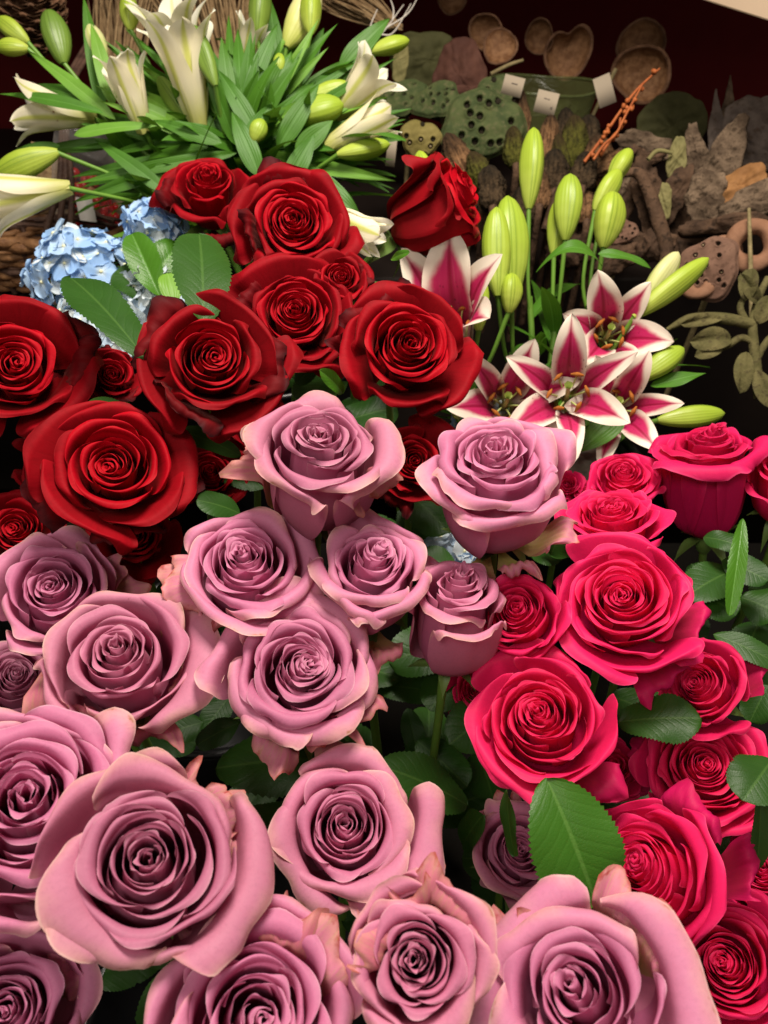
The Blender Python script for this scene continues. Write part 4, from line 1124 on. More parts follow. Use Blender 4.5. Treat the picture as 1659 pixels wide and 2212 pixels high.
for k in range(9):
    rg = np.random.default_rng(k + 90)
    p = np.array(at(rg.uniform(10, 100), rg.uniform(440, 490), 1.07))
    tube('loose_twig', [p, p + np.array((.06, rg.uniform(-.02, .02), rg.uniform(-.01, .015))), p + np.array((.12, rg.uniform(-.03, .03), -.012))], [.0022, .003, .002], MAT['wicker_dark'], root, 6, 10)
# berries in a bag
rg = np.random.default_rng(5)
def ball(p, r, n=12, m=8, sq=1.):
    vv = np.linspace(0.02, PI - .02, m); aa = ring_pts(n)
    return np.array([[np.array(p) + r * np.array((math.sin(t) * math.cos(e), math.sin(t) * math.sin(e), sq * math.cos(t))) for e in aa] for t in vv])
k_ = 0
for i in range(64):
    row = i // 9
    px, py = 160 + (i % 9) * 12 + rg.uniform(-5, 5) + (row % 2) * 5, 482 - row * 16 + rg.uniform(-5, 5)
    if row > 2 and rg.random() < .35: continue
    p = np.array(at(px, py, 1.09 + rg.uniform(-.012, .02)))
    b = grid_obj('red_berry', ball(p, rg.uniform(.0055, .0080), 12, 8, rg.uniform(.9, 1.1)), MAT['berry'], None, closed=True)
    tag(b, 'glossy red berry inside the cellophane bag in the basket', 'berry', 'red berries in the cellophane bag')
def bag(label, px, py, w, h, d, depth_m, mat, seed, name='cellophane_bag', cat='bag', wr=.05):
    c = np.array(at(px, py, d)); x, y, z = (np.array(q) for q in basis_at(px, py))
    n, m = 60, 40
    A, V = np.meshgrid(ring_pts(n), np.linspace(0, 1, m))
    pinch = np.interp(V, [0, .08, .3, .7, .9, 1], [.75, .95, 1, .95, .85, .80])
    dz = np.interp(V, [0, .1, .35, .75, 1], [.55, .9, 1, .55, .06])
    sx = np.sign(np.cos(A)) * np.abs(np.cos(A)) ** .7
    X = sx * pinch * w * K * d / 2; Y = (V - .5) * h * K * d; Z = np.sin(A) * dz * depth_m / 2
    P_ = np.stack([X, Y, Z], -1)
    wv = wob(P_ / (w * K * d), 2.2, seed, 4) * wr * w * K * d
    Z = Z + wv * np.sign(np.sin(A) + .001); X = X + wv * .3
    G = c + X[..., None] * x + Y[..., None] * (y * .9 + np.array((0, 0, .2))) + Z[..., None] * z
    return grid_obj(name, G, MAT[mat], None, closed=True), G
o, _ = bag('', 190, 400, 150, 200, 1.085, .06, 'cellophane', 4)
tag(o, 'clear cellophane bag of red berries standing in the basket', 'bag')
o, _ = bag('', 310, 415, 130, 160, 1.10, .06, 'moss_tan', 8, 'moss_bag', wr=.07)
tag(o, 'tan block of dried moss behind the blue hydrangea', 'dried moss')
o, _ = bag('', 110, 390, 90, 130, 1.13, .05, 'straw', 9, 'paper_bag', wr=.08)
tag(o, 'crumpled tan wrapping in the basket behind the berry bag', 'wrapping')
lab_c = np.array(at(186, 453, 1.035)); x, y, z = (np.array(q) for q in basis_at(186, 453))
G = np.array([[lab_c + x * (i * .5 * 34 * K * 1.04 - .003 * j) + y * (j * .5 * 46 * K * 1.04) + z * .0006 * k for i, k in ((-1, 0), (1, 0), (1, 1), (-1, 1), (-1, 0))] for j in (-1, 0, 1)])
tag(grid_obj('white_label', G, MAT['white_paper']), 'small blank-looking white label on the berry bag', 'label')
MAT['grey_wrap'] = earthy('grey_wrapping', (.10, .09, .07), (.20, .18, .145), None, 14, .6, .6)
o, _ = bag('', 1265, 1015, 130, 150, .76, .05, 'grey_wrap', 12, 'wrapping_sheet', wr=.12)
tag(o, 'crumpled grey wrapping between the striped lilies and the hot pink roses', 'wrapping')
# pine cone
pc = np.array(at(60, 22, 1.15)); root = empty('pine_cone', Vector(pc + np.array((0, 0, -.05))), 'large brown pine cone at the top left corner', 'pine cone')
B = frame_of((.25, -.35, .8))
R = .052
grid_obj('core', ((ball((0, 0, 0), R * .74, 20, 12, 1.25)).reshape(-1, 3) @ B.T + pc).reshape(12, 20, 3), MAT['cone_scale'], root, closed=True)
for k in range(110):
    t = (k + .5) / 110; zc = 1.25 * (1 - 2 * t); s = math.sqrt(max(0, 1 - (zc / 1.3) ** 2)); a = k * 2.39996
    u = np.linspace(-1, 1, 5); v = np.linspace(0, 1, 5); U, V_ = np.meshgrid(u, v)
    wd = R * .26 * (1 - .25 * V_ ** 2) * np.sqrt(np.clip(1 - .8 * V_ ** 6, 0, 1)) * (.35 + .65 * s)
    rr = R * s * .70 + R * .36 * V_; zz = zc * R * .8 + R * .16 * V_ * (1 if zc > -.5 else .2) + R * .08 * V_ ** 3 - .05 * R * U ** 2
    yy = U * wd
    top = np.stack([rr * math.cos(a) - yy * math.sin(a), rr * math.sin(a) + yy * math.cos(a), zz], -1)
    bot = top - np.array((0, 0, R * .09))
    G = np.concatenate([top, bot[::-1]], 0)
    grid_obj('scale', (G.reshape(-1, 3) @ B.T + pc).reshape(G.shape), MAT['cone_scale'], root)
# straw bundles behind the white lilies, fluffy plume, silver twigs
def sheaf(label, name, cat, a, b, w0, w1, n, d, mat, seed, r=.0022, spread=.04):
    rg = np.random.default_rng(seed); root_p = at(*a, d)
    gr = []
    for k in range(n):
        s = rg.uniform(-1, 1)
        p0 = np.array(at(a[0] + s * w0, a[1] + rg.uniform(-6, 6), d + rg.uniform(-spread, spread)))
        p1 = np.array(at(b[0] + s * w1 + rg.uniform(-14, 14), b[1] + rg.uniform(-25, 25), d + rg.uniform(-spread, spread)))
        m = (p0 + p1) / 2 + rg.normal(size=3) * .006
        gr.append(tube_grid([p0, m, p1], [r, r * 1.1, r * .6], 5, 7))
    o = join_grids(name, gr, MAT[mat]); tag(o, label, cat); return o
sheaf('sheaf of tan dried stalks behind the open white lilies', 'dried_sheaf', 'dried stalks', (480, 170), (420, -40), 60, 130, 130, 1.28, 'straw', 2)
sheaf('pale dried stalks lying left of the open white lilies', 'dried_sheaf', 'dried stalks', (260, 200), (270, -20), 30, 70, 60, 1.3, 'straw', 3)
sheaf('fluffy tan plume at the top beside the white lilies', 'dried_plume', 'dried plume', (850, 60), (700, -30), 20, 50, 260, 1.3, 'straw', 4, .0011)
root = empty('silver_twigs', at(800, 100, 1.15), 'thin silvery branching twigs beside the fluffy plume', 'twigs')
for pts in ([(800, 100), (835, 60), (872, 10)], [(835, 60), (880, 30), (905, -10)], [(822, 75), (850, 70), (888, 8)], [(810, 90), (800, 60), (815, 20)], [(848, 45), (850, 20), (842, -5)]):
    tube('twig', P2(pts, 1.15), [.0014, .0012, .0007], MAT['brass_twig'], root, 5, 12)

# ------------------------------------------------------------------ the roses, front to back
R = make_rose
# mauve
R('mauve', 322, 1876, 438, -.03, .10, .092, 'largest mauve rose seen face on, at lower left, with creamy aged outer petals', 11, heart=(0, .01), gdroop=(-.25, .2), gsize=.92, N=24, rexp=0.95, cup=-0.05, wrap=1.25, yaw=1.0, guards=3, guard_at=(.35, .05, .75), tip=.3, roll=.45, H=.85, spiral=.16, curl=0.86)
R('mauve', 746, 1798, 326, .02, .02, .082, 'mauve rose with a deep hollow heart under thick rolled outer petals', 12, N=30, rexp=1.00, cup=0.34, wrap=1.25, guards=2, guard_at=(-.4, 1.5), tip=.2, roll=.4, curl=1.09, open=.66, H=1.0, spiral=.16)
R('mauve', 898, 2075, 300, .02, -.05, .072, 'narrow mauve rose at the bottom between two larger cropped mauve roses', 13, gdroop=(-.35, 0), gsize=1.12, N=28, rexp=1.05, cup=0.00, guards=3, guard_at=(1.9, 1.0, 2.6), depth=.335, open=.62, curl=0.86, tip=.4)
R('mauve', 545, 2205, 460, .02, .15, .100, 'mauve rose cut by the bottom edge, directly below the largest mauve rose', 14, gdroop=(-.35, 0), gsize=1.1, N=24, rexp=0.90, cup=0.00, guards=3, guard_at=(1.2, .75, 1.7), curl=0.92, wrap=1.25, tip=.4, roll=.5, depth=.345)
R('mauve', 1262, 2165, 440, -.05, .12, .096, 'mauve rose in the bottom right corner with broad creamy rolled back petals', 15, gdroop=(-.3, .05), gsize=1.08, N=24, rexp=0.90, cup=-0.02, guards=4, guard_at=(2.45, 2.0, 2.9, .9), curl=1.09, wrap=1.25, tip=.4, roll=.6, depth=.345)
R('mauve', 60, 1755, 440, -.08, .15, .096, 'mauve rose cut by the left edge beside the largest mauve rose', 16, N=24, rexp=1.00, cup=-0.05, guards=1, guard_at=(1.3,), wrap=1.25, tip=.6, roll=.6, curl=0.81, depth=.39)
R('mauve', 25, 2190, 360, -.1, .1, .080, 'mauve rose with a bright pink flank cropped by the lower left corner', 17, gdroop=(-.25, .2), gsize=.92, N=28, guards=2, guard_at=(.5, 1.0), depth=.37, curl=0.86)
R('mauve', 75, 2000, 170, 0, .1, .075, 'small shaded mauve rose sunk below the left-hand large ones', 18, N=26, guards=0, depth=.50)
R('mauve', 1115, 1845, 200, .15, .15, .078, 'shaded mauve rose half hidden behind the big folded green leaf', 19, N=26, cup=0.25, guards=2, guard_at=(2.0, 1.2), curl=0.92, depth=.52)
R('mauve', 645, 1462, 322, -.03, .18, .086, 'open mauve rose with a tight swirl at its centre, in the middle of the bunch', 121, gdroop=(-.25, .2), gsize=.92, N=32, rexp=1.10, cup=-0.05, guards=3, guard_at=(-2.0, -.9, -1.2), wrap=1.25, tip=.4, roll=.5, spiral=.16, curl=0.96)
R('mauve', 262, 1440, 320, -.10, .22, .086, 'mauve rose with a plump closed bud heart and a greenish guard petal at its right', 21, gdroop=(-.25, .2), gsize=.92, N=25, rexp=0.86, cup=-0.05, peak=.03, guards=3, guard_at=(-.25, .5, -1.3), wrap=1.25, tip=.4, curl=0.80, open=.70)
R('mauve', 125, 1292, 262, -.16, .34, .082, 'mauve rose at the left edge beneath the red ones, its right petals standing up', 22, N=28, guards=2, guard_at=(.2, .6), rexp=1.02, tip=.7)
R('mauve', 40, 1480, 210, -.15, .12, .075, 'small mauve rose cut by the left edge above the big mauve roses', 23, N=30, guards=1, cup=-0.04)
R('mauve', 535, 1245, 290, 0, .42, .082, 'mauve rose with curled cream outer petals, left of a pair in the middle row', 24, gdroop=(-.25, .2), gsize=.92, N=31, guards=3, guard_at=(3.3, 2.9, -1.6), rexp=1.06, tip=.6, curl=0.86, wrap=1.25)
R('mauve', 799, 1258, 244, .02, .56, .069, 'compact mauve rose with pink flanks, right of a pair in the middle row', 25, N=32, open=.60, guards=2, guard_at=(-1.4, 3.6), rexp=1.10, H=1.15, tip=.4, curl=.8, gsize=.9)
R('mauve', 975, 1338, 205, .10, .70, .059, 'narrow upright mauve rose beside the hot pink roses', 26, N=30, open=.46, H=1.45, guards=0, rexp=1.15, tip=.5, curl=.9, gsize=.8)
R('mauve', 690, 1022, 280, .03, .66, .080, 'upright mauve rose highest on the left, with one long petal flung to the right', 27, N=26, open=.58, H=1.25, guards=2, guard_at=(-.35, 2.9), gdroop=(-.1, .4), gsize=.95, rexp=1.02, cup=-0.05, peak=.03, tip=.9, curl=0.88)
R('mauve', 1068, 1058, 296, .02, .66, .086, 'upright mauve rose in front of the pink and white lilies', 28, N=31, open=.58, H=1.2, guards=3, guard_at=(-.3, -1.9, -1.2), gsize=.75, rexp=1.08, cup=-0.05, peak=.02, tip=.6, curl=0.88)
# red
R('red', 455, 785, 312, .02, .28, .098, 'large open red rose with dark folded outer petals, in the centre of the red bunch', 31, guards=3, guard_at=(2.6, -2.1, -.1), wrap=1.25, open=.80, leaves=[((440, 700), (430, 505), 124, .53, .60, (.1, .55), .12, .12), ((310, 770), (152, 600), 110, .52, .58, (.1, .6), .08, .2)])
R('red', 250, 1015, 320, -.03, .25, .098, 'open red rose with a hollow centre, directly above the left-hand mauve roses', 32, guards=3, guard_at=(3.4, -.2, -1.4), cup=0.22, gap=.06, wrap=1.25, open=.84, leaves=[((330, 930), (190, 868), 60, .53, .55, (0, .6), .1, .2)])
R('red', 35, 800, 300, -.22, .16, .100, 'big red rose cut by the left edge with dark ruffled petals to its right', 33, guards=3, guard_at=(.1, .5, -.6), open=.84, wrap=1.25)
R('red', 875, 765, 285, .16, .26, .098, 'tall open red rose on the right of the red bunch with burnt dark petal edges', 34, N=40, guards=3, guard_at=(2.6, 2.2, 1.6), open=.80, H=1.15, leaves=[])
R('red', 640, 690, 262, 0, .34, .096, 'bright red rose with many crisp petals below the topmost full red rose', 35, N=42, guards=2, guard_at=(2.7, 2.3), open=.84)
R('red', 635, 495, 250, .04, .32, .098, 'topmost full red rose facing forward, with dark withered outer petals', 36, N=36, guards=3, guard_at=(3.3, 1.6, -1.2), open=.78)
R('red', 450, 425, 190, -.12, .72, .090, 'red rose at the top left of the bunch seen from its side', 37, N=30, guards=2, guard_at=(3.1, -1.3), open=.66, H=1.25, tip=1.6)
R('red', 938, 455, 198, .84, .48, .085, 'lone side-on red rose standing apart on a bare stem', 38, N=30, guards=0, open=.50, H=1.35, tip=2., curl=0.8)
R('red', 735, 610, 140, .15, .35, .095, 'red rose half hidden behind the bright crisp petalled one', 39, N=30, guards=1, guard_at=(.3,), depth=.64)
R('red', 243, 815, 128, .05, .25, .085, 'small dark red rose wedged between two large red ones on the left', 40, N=30, guards=2, guard_at=(1.4, -.9), depth=.60)
R('red', 40, 1150, 190, -.1, .2, .092, 'dark red rose at the left edge under the hollow centred red one', 41, N=32, guards=1, depth=.60)
R('red', 290, 1160, 190, .0, .0, .095, 'red rose in deep shade beneath the hollow centred red one', 42, N=32, guards=1, depth=.60)
R('red', 455, 1030, 150, .05, .1, .095, 'dim red rose in the gap right of the hollow centred red one', 43, N=30, guards=1, depth=.62)
R('red', 893, 1000, 200, .05, .0, .095, 'shaded red rose showing curved petals between two upright mauve roses', 44, N=30, guards=1, guard_at=(-2.0,), depth=.60)
R('red', 550, 915, 150, 0, .1, .095, 'dim red rose in the gap above the left-hand upright mauve rose', 45, N=30, guards=0, depth=.62)
R('red', 110, 1010, 160, 0, .1, .09, 'very dark red rose in the shadow below the red rose on the left edge', 46, N=30, guards=1, depth=.62)
# hot pink
R('pink', 1345, 1308, 300, .0, .32, .088, 'largest hot pink rose, wide open, at the upper middle of the pink bunch', 51, guards=2, guard_at=(-.3, -1.0), wrap=1.25, cup=-0.05, open=.9)
R('pink', 1172, 1565, 315, -.02, .14, .086, 'round hot pink rose with a swirled heart nearest the mauve roses', 52, N=34, guards=1, guard_at=(-.8,), wrap=1.25, rexp=1.02, spiral=.15)
R('pink', 1122, 1332, 200, -.25, .18, .0585, 'narrow hot pink rose squeezed between the largest pink and a mauve one', 53, N=34, guards=2, guard_at=(-1.6, -2.2))
R('pink', 1515, 1665, 255, .03, .10, .080, 'hot pink rose on the right with a dark swirled centre', 54, N=38, guards=2, guard_at=(2.6, -.6), wrap=1.25)
R('pink', 1412, 1895, 305, -.50, .02, .088, 'hot pink rose facing left behind the big folded leaf', 55, N=40, guards=2, guard_at=(1.2, .3), depth=.45)
R('pink', 1575, 2085, 280, -.04, .05, .082, 'hot pink rose in the lower right corner with tight small centre', 56, N=42, guards=2, guard_at=(1.9, -1.5), depth=.46)
R('pink', 1650, 1890, 230, -.1, .1, .080, 'shaded hot pink rose cut by the right edge above the corner one', 57, N=36, guards=1, depth=.53)
R('pink', 1520, 1490, 200, -.30, .16, .078, 'hot pink rose half tucked under the lower right petal of the largest pink one', 58, N=34, guards=2, guard_at=(.6, 1.2), depth=.53)
R('pink', 1523, 1048, 206, .02, .88, .080, 'upright hot pink rose seen from the side, its smooth flank facing forward', 59, N=38, open=.55, H=1.45, guards=0, tip=.5, curl=.9, drop=.08)
R('pink', 1345, 1040, 150, .08, .62, .075, 'hot pink rose left of the upright side-on one', 60, N=34, guards=1, guard_at=(-1.6,), depth=.66)
R('pink', 1320, 1135, 215, -.05, .80, .080, 'ruffled hot pink rose tilted away just above the largest pink one', 61, N=36, guards=1, ruf=2.2, depth=.57)
R('pink', 1225, 1050, 70, .1, .4, .060, 'hot pink rose peeping out behind the upright mauve rose', 62, N=28, guards=0, depth=.70)
R('pink', 1690, 1045, 160, .1, .7, .080, 'hot pink rose cut by the right edge level with the upright one', 63, N=30, guards=1, open=.6, H=1.35, depth=.64)
R('pink', 1325, 1660, 130, .1, .05, .080, 'small shaded hot pink rose between the two swirled ones', 64, N=32, guards=1, depth=.60)
R('pink', 1035, 1495, 140, -.2, .0, .075, 'hot pink rose mostly hidden below the narrow pink one', 65, N=28, guards=2, guard_at=(2.8, 3.6), depth=.58)
R('pink', 1265, 1075, 90, .0, .6, .070, 'ruffled hot pink rose in shade behind the tilted one', 66, N=30, guards=0, depth=.70)

# leaves on the rose stems
def add_leaves(label_start, *lst):
    root = next(o for o in bpy.data.objects if o.parent is None and str(o.get('label', '')).startswith(label_start))
    for l in lst: rose_leaf(root, *l)
add_leaves('open mauve rose with a tight swirl', ((805, 1640), (465, 1660), 150, .50, .49, (.05, .45), .12, .12), ((520, 1560), (425, 1610), 60, .52, .52, (0, .4)))
add_leaves('mauve rose with a deep hollow heart', ((1010, 1740), (822, 1655), 120, .52, .50, (.1, .4), .12, .15), ((1000, 1830), (1045, 1760), 70, .53, .50, (.2, .4), .1, .3))
add_leaves('shaded mauve rose half hidden', ((1180, 1680), (1288, 1955), 198, .43, .415, (.1, .3), .14, .22, .15, 'leaf', 'rose_leaf_mid'), ((1095, 1705), (1112, 1850), 44, .43, .44, (-.6, .1), .06, .3), ((900, 1600), (1010, 1700), 90, .60, .58, (0, .4)))
add_leaves('round hot pink rose with a swirled', ((1335, 1560), (1515, 1552), 112, .50, .49, (.05, .5), .10, .15), ((1300, 1690), (1262, 1760), 26, .5, .47, (.2, .2), .1, .4))
add_leaves('hot pink rose on the right with a dark', ((1668, 1640), (1605, 1730), 120, .44, .42, (.2, .35), .1, .2), ((1640, 1700), (1632, 1880), 44, .45, .45, (.5, .1), .1, .5), ((1570, 1770), (1520, 1850), 60, .53, .53, (.1, .4)))
add_leaves('upright hot pink rose seen from', ((1605, 1120), (1575, 1330), 38, .57, .55, (.1, .2), .1, .5, .3, 'leaf', 'rose_leaf_fresh'), ((1590, 1230), (1480, 1290), 100, .62, .60, (0, .5)), ((1560, 1210), (1659, 1255), 70, .62, .6, (0, .5)), ((1520, 1160), (1600, 1180), 50, .62, .60, (.1, .5)))
add_leaves('largest hot pink rose', ((1540, 1370), (1690, 1440), 60, .55, .53, (.1, .5)), ((1500, 1270), (1590, 1330), 90, .62, .60, (.1, .5)), ((1600, 1400), (1560, 1520), 90, .63, .62, (.1, .5)), ((1190, 1200), (1215, 1150), 80, .58, .57, (.0, .5)))
add_leaves('hot pink rose cut by the right edge level', ((1600, 1290), (1690, 1330), 90, .64, .62, (0, .5)), ((1640, 1340), (1600, 1450), 90, .66, .64, (0, .5)), ((1560, 1400), (1660, 1490), 100, .66, .66, (0, .5)), ((1660, 1480), (1620, 1560), 70, .6, .6, (0, .4)))
add_leaves('narrow upright mauve rose', ((960, 1500), (815, 1480), 70, .60, .60, (0, .4)), ((880, 1530), (900, 1620), 50, .63, .62, (0, .4)))
add_leaves('upright mauve rose in front', ((1150, 1200), (1240, 1175), 80, .60, .58, (0, .5)), ((985, 1230), (905, 1200), 70, .62, .62, (0, .4)))
add_leaves('mauve rose with curled cream', ((520, 1110), (424, 1080), 64, .55, .53, (0, .5)))
add_leaves('mauve rose with a plump', ((440, 1560), (350, 1590), 70, .57, .56, (0, .4)), ((500, 1500), (440, 1580), 60, .62, .60, (0, .4)))
add_leaves('lone side-on red', ((845, 560), (885, 545), 20, .62, .60, (0, .3), .1, .3, 0, 'leaf', 'rose_leaf_fresh'))
add_leaves('tall open red rose', ((740, 850), (690, 800), 36, .58, .55, (0, .3), .15, .4, 0, 'leaf', 'rose_leaf_fresh'), ((760, 950), (735, 880), 40, .60, .60, (0, .3)))
add_leaves('dim red rose in the gap right', ((520, 985), (390, 930), 50, .58, .57, (0, .5)))
add_leaves('red rose half hidden behind', ((690, 780), (640, 830), 40, .66, .66, (0, .4)))

# ------------------------------------------------------------------ hydrangeas
hydrangea('main round head of pale blue hydrangea left of the red roses', 190, 602, 262, .86, 74, ('hyd_blue', 'hyd_pale'), (1, .80, .75), 1, 0., [((330, 640), (250, 585), 90, .80, .80, (.1, .6), .1, .2, 0, 'leaf', 'rose_leaf'), ((345, 640), (285, 505), 70, .79, .80, (-.2, .5), .1, .5, 0, 'leaf', 'rose_leaf_fresh'), ((315, 620), (385, 530), 90, .80, .82, (.2, .5), .1, .2, 0, 'leaf', 'rose_leaf_fresh')])
hydrangea('paler hydrangea head spilling down towards the small dark red rose', 215, 715, 210, .78, 40, ('hyd_pale', 'hyd_pale'), (1, .62, .7), 2, .6)
hydrangea('small blue hydrangea head touching the top left red rose', 335, 492, 135, .84, 24, ('hyd_blue', 'hyd_pale'), (1, .9, .8), 3, .1)
hydrangea('pale hydrangea head showing between the rose leaves', 325, 640, 150, .82, 27, ('hyd_pale', 'hyd_pale'), (1, .8, .8), 4, .6, [((375, 655), (362, 590), 50, .72, .73, (.1, .5), .1, .2, 0, 'leaf', 'lily_leaf_pale')])
hydrangea('dim blue hydrangea peeping between red rose and striped lilies', 1040, 915, 130, .78, 23, ('hyd_blue', 'hyd_pale'), (1, .7, .8), 5, .3)
hydrangea('scrap of blue hydrangea showing below the upright mauve rose', 960, 1195, 190, .74, 30, ('hyd_blue', 'hyd_pale'), (1, .6, .8), 6, .3)

# ------------------------------------------------------------------ striped lilies
PL = dict(cat='lily', group='pink and white striped lilies', kind='pink')
F = lambda a, b, w, **k: ('flower', a, b, w, k)
Bd = lambda a, b, w, **k: ('bud', a, b, w, k)
d = .74
lily('lily', 'striped pink lily stem with the frontmost wide open star flower', foot=(1200, 1200, .80), top=(1235, 900, .77), d=d, seed=1, auto=4, auto_len=(.07, .11), items=[
    F((1222, 868), (1236, 812), 222, d=.73, d1=.625, open=.82, rot=.55, bend=.28, wid=.335),
    Bd((1280, 880), (1330, 820), 44, d=.77)], leaves=[((1345, 895), (1250, 978), 62, dict(d=.70, tilt=(.1, .5)))], **PL)
lily('lily', 'striped lily stem whose flower opens beside the red roses, lowest on the left', foot=(1150, 1200, .82), top=(1120, 890, .79), d=d, seed=2, auto=3, auto_len=(.07, .11), items=[
    F((1085, 880), (1112, 850), 215, d=.77, d1=.67, open=.70, rot=.25, bend=.28, wid=.335),
    Bd((985, 905), (1012, 820), 52, d=.76, mat='bud_cream')], leaves=[((1000, 840), (1050, 800), 30, {})], **PL)
lily('lily', 'striped lily stem with a right-hand flower low over the dark gap', foot=(1230, 1200, .82), top=(1300, 910, .78), d=d, seed=3, auto=2, auto_len=(.07, .11), items=[
    F((1325, 890), (1352, 858), 190, d=.755, d1=.67, open=.78, rot=.1, bend=.28, wid=.335),
    Bd((1420, 908), (1565, 893), 47, d=.72, join=.9), Bd((1375, 822), (1477, 752), 50, d=.74)], leaves=[((1405, 835), (1526, 806), 36, dict(d=.74, tilt=(0, .6), bow=.05))], **PL)
lily('lily', 'striped lily stem with a half open flower and long pale buds pointing right', foot=(1240, 1150, .86), top=(1320, 790, .82), d=d, seed=4, auto=4, auto_len=(.07, .11), items=[
    F((1300, 740), (1345, 690), 200, d=.80, d1=.70, open=.62, rot=.8, bend=.28, wid=.40),
    Bd((1368, 685), (1530, 558), 50, d=.75), Bd((1385, 660), (1465, 545), 50, d=.77, mat='bud_cream')], **PL)
lily('lily', 'striped lily stem with a flower half hidden under the lone red rose', foot=(1120, 1150, .86), top=(985, 790, .83), d=d, seed=5, auto=5, auto_len=(.08, .12), items=[
    F((992, 775), (958, 640), 275, d=.80, d1=.72, open=.60, rot=.4, wid=.46),
    Bd((1034, 715), (1037, 597), 47, d=.76), Bd((1100, 676), (1106, 590), 48, d=.77)], **PL)
lily('lily', 'budding lily stem with a fat pair of pale green buds beside the lone red rose', foot=(1150, 1150, .88), top=(1105, 760, .85), d=d, seed=6, auto=5, auto_len=(.08, .13), items=[
    Bd((1105, 650), (1096, 424), 76, d=.79, mat='bud_lime', seed=5), Bd((1075, 640), (1072, 448), 62, d=.775, seed=9)], **PL)
lily('lily', 'budding lily stem with the tallest slim upright green bud', foot=(1160, 1150, .90), top=(1144, 640, .87), d=.85, seed=7, auto=5, auto_len=(.08, .13), items=[
    Bd((1142, 452), (1153, 276), 53, d=.85)], **PL)
lily('lily', 'budding lily stem with a plump upright bud under an arching leaf', foot=(1180, 1150, .90), top=(1205, 660, .87), d=.83, seed=8, auto=6, auto_len=(.08, .13), items=[
    Bd((1221, 520), (1232, 376), 60, d=.83), Bd((1196, 556), (1206, 430), 40, d=.85)], leaves=[((1300, 575), (1158, 588), 42, dict(d=.79, tilt=(0, .8), bow=.75, fold=.3)), ((1292, 548), (1406, 580), 30, dict(d=.80, tilt=(0, .8), bow=.2))], **PL)
lily('lily', 'budding lily stem with a cluster of three upright buds on the right', foot=(1210, 1150, .90), top=(1280, 660, .87), d=.83, seed=9, auto=6, auto_len=(.08, .13), items=[
    Bd((1303, 536), (1325, 414), 66, d=.81), Bd((1284, 455), (1338, 366), 46, d=.84), Bd((1318, 395), (1362, 322), 42, d=.86)], **PL)
lily('lily', 'lily bud tip rising behind the lone red rose', foot=(1000, 1100, .92), top=(930, 520, .86), d=.84, seed=10, auto=1, items=[Bd((935, 440), (905, 326), 44, d=.84)], **PL)

# ------------------------------------------------------------------ white lilies
WL = dict(cat='lily', group='white lilies', kind='white')
C = dict(mat='bud_cream'); Gn = dict(mat='bud_green')
ft = lambda dx: (560 + dx, 640, 1.02)
AL = dict(auto_len=(.09, .17), auto_w=.021, zone=(.40, 1.0))
lily('lily', 'white lily stem with the long open trumpet in the centre of the white bunch', foot=ft(-10), top=(470, 330, .97), d=.9, seed=21, auto=20, items=[
    F((432, 282), (392, 90), 222, d=.90, d1=.86, open=.52, rot=.2, bend=.62, wid=.44, st=False), Bd((466, 186), (418, 55), 42, d=.86, **Gn), Bd((411, 265), (342, 166), 40, d=.90, **Gn)], **WL, **AL)
lily('lily', 'white lily stem with the fully open flower at the top edge', foot=ft(0), top=(450, 260, 1.0), d=.95, seed=22, auto=18, items=[
    F((400, 190), (362, 25), 205, d=.97, d1=.92, open=.72, rot=.6, bend=.5, wid=.335), F((520, 160), (545, 60), 120, d=.98, d1=.95, open=.3, bend=.6), Bd((282, 66), (276, -15), 40, d=.95)], **WL, **AL)
lily('lily', 'white lily stem with the small half open trumpet on the left', foot=ft(-20), top=(390, 370, .96), d=.92, seed=23, auto=14, items=[
    F((312, 285), (262, 150), 160, d=.90, d1=.87, open=.40, rot=.9, bend=.7, wid=.50, st=False), Bd((224, 142), (192, 52), 42, d=.93, **C), Bd((138, 138), (104, 22), 58, d=.92, mat='bud_green', seed=3)],
    leaves=[((160, 292), (340, 272), 30, dict(mat='lily_leaf_pale', d=.87, tilt=(0, .6))), ((222, 245), (180, -10), 34, dict(d=.93)), ((245, 230), (196, 50), 36, dict(d=.91, mat='lily_leaf_pale'))], **WL, **AL)
lily('lily', 'white lily stem leaning far left with an outward facing flower and lime buds', foot=ft(-30), top=(300, 370, .96), d=.90, seed=24, auto=10, items=[
    F((205, 255), (60, 232), 175, d=.92, d1=.90, open=.55, rot=.3, bend=.62, wid=.38), Bd((62, 92), (-5, 40), 38, d=.92, join=.95), Bd((62, 104), (-8, 102), 36, d=.90)],
    leaves=[((225, 245), (-5, 203), 30, dict(d=.88, tilt=(0, .6))), ((250, 260), (60, 110), 32, dict(d=.90, mat='lily_leaf_pale')), ((190, 215), (70, 185), 32, dict(d=.93))], **WL, **AL)
lily('lily', 'white lily stem bending left over the basket with a drooping trumpet', foot=ft(-40), top=(365, 430, .93), d=.88, seed=25, auto=6, items=[
    F((150, 405), (-30, 440), 215, d=.84, d1=.82, open=.46, rot=.5, bend=.6, wid=.40, join=.8, st=False), Bd((127, 328), (-15, 386), 58, d=.86, join=.7, mat='bud_lime', seed=12)],
    leaves=[((365, 420), (205, 302), 34, dict(d=.88)), ((130, 315), (0, 345), 30, dict(d=.92, tilt=(0, .5))), ((255, 310), (60, 330), 28, dict(d=.95))], **WL, **AL)
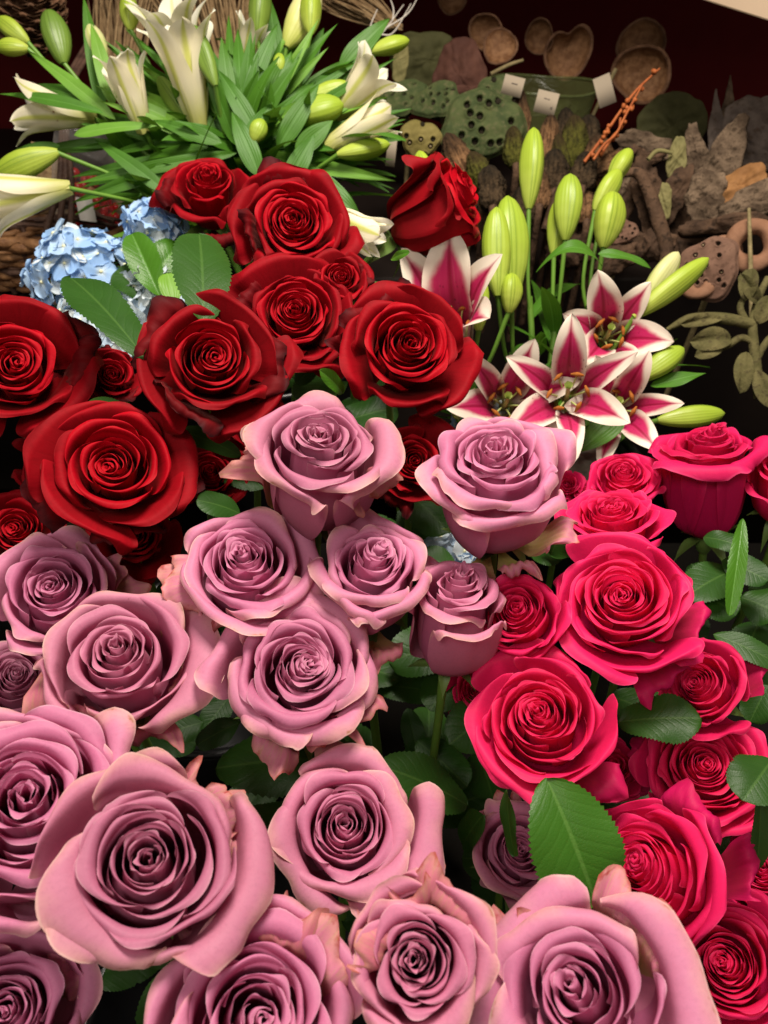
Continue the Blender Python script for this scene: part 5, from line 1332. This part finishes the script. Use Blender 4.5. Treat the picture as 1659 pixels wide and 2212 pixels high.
lily('lily', 'white lily stem with a flared flower at the right of the white bunch', foot=ft(20), top=(650, 340, .97), d=.92, seed=26, auto=18, items=[
    F((728, 250), (812, 150), 160, d=.92, d1=.89, open=.55, rot=.4, bend=.55, wid=.42, st=False), Bd((629, 255), (742, 226), 62, d=.89), Bd((660, 215), (760, 185), 46, d=.92)],
    leaves=[((735, 152), (842, 40), 46, dict(d=.95, tilt=(-.3, .2))), ((710, 342), (856, 268), 40, dict(d=.90, tilt=(0, .5))), ((640, 372), (780, 470), 68, dict(d=.88, tilt=(0, .5)))], **WL, **AL)
lily('lily', 'white lily stem with a half opened pale trumpet low on the right', foot=ft(25), top=(660, 390, .95), d=.90, seed=27, auto=16, items=[
    F((705, 318), (845, 240), 165, d=.89, d1=.88, open=.18, rot=.1, bend=.75, wid=.44, st=False), Bd((728, 334), (842, 311), 42, d=.88), Bd((546, 308), (568, 258), 38, d=.86, seed=4)], **WL, **AL)
lily('lily', 'white lily stem with tall cream and green buds at the top', foot=ft(10), top=(610, 230, 1.0), d=.96, seed=28, auto=20, items=[
    Bd((618, 102), (684, -30), 66, d=.95, mat='bud_cream'), Bd((671, 74), (672, -30), 46, d=.93, mat='bud_lime'), Bd((556, 84), (566, -40), 48, d=.95, **Gn), Bd((800, 112), (884, 87), 36, d=.95)],
    leaves=[((500, 250), (478, 80), 34, dict(d=.90)), ((525, 230), (600, 50), 36, dict(d=.91)), ((580, 230), (630, 110), 44, dict(d=.90)), ((610, 210), (580, -10), 40, dict(d=.99)), ((640, 190), (700, 60), 34, dict(d=.98))], **WL, **AL)
lily('lily', 'leafy white lily stem in the thick of the foliage with a small bud', foot=ft(5), top=(560, 300, .94), d=.90, seed=29, auto=24, items=[
    Bd((600, 165), (605, 115), 26, d=.90)], leaves=[((560, 300), (470, 150), 40, dict(d=.88)), ((600, 320), (690, 180), 44, dict(d=.88)), ((520, 330), (590, 220), 38, dict(d=.87)), ((480, 310), (330, 260), 34, dict(d=.88)), ((640, 330), (720, 260), 44, dict(d=.88)), ((560, 380), (500, 240), 46, dict(d=.86)), ((620, 400), (680, 290), 46, dict(d=.86))], **WL, **AL)
lily('lily', 'half open white lily bud lying between two red roses', foot=ft(60), top=(690, 560, .80), d=.72, seed=30, auto=2, items=[
    F((690, 452), (850, 535), 165, d=.72, d1=.71, open=.12, rot=.1, bend=.75, wid=.46, st=False)], **WL)

# more blades through the thick of the white bunch, shared out among its stems
roots = [o for o in bpy.data.objects if o.parent is None and o.get('group') == 'white lilies'][:9]
rg = np.random.default_rng(77)
for k in range(250):
    a = math.radians(rg.uniform(-188, 8))
    r0, r1 = rg.uniform(0, 90), rg.uniform(150, 330)
    x0, y0 = 520 + math.cos(a) * r0 * 1.4, 330 + math.sin(a) * r0
    x1, y1 = 520 + math.cos(a + rg.uniform(-.3, .3)) * r1 * 1.15, 350 + math.sin(a + rg.uniform(-.3, .3)) * r1
    dd = rg.uniform(.90, 1.02)
    lily_leaf(roots[k % len(roots)], at(x0, y0, dd), at(x1, y1, dd + rg.uniform(-.05, .03)), rg.uniform(.010, .021), facing(x0, y0, rg.uniform(-.5, .5), rg.uniform(.1, .7)), rg.uniform(.02, .22), .35, 'lily_leaf_pale' if rg.random() < .2 else 'lily_leaf', rg.uniform(-.6, .6), 900 + k)
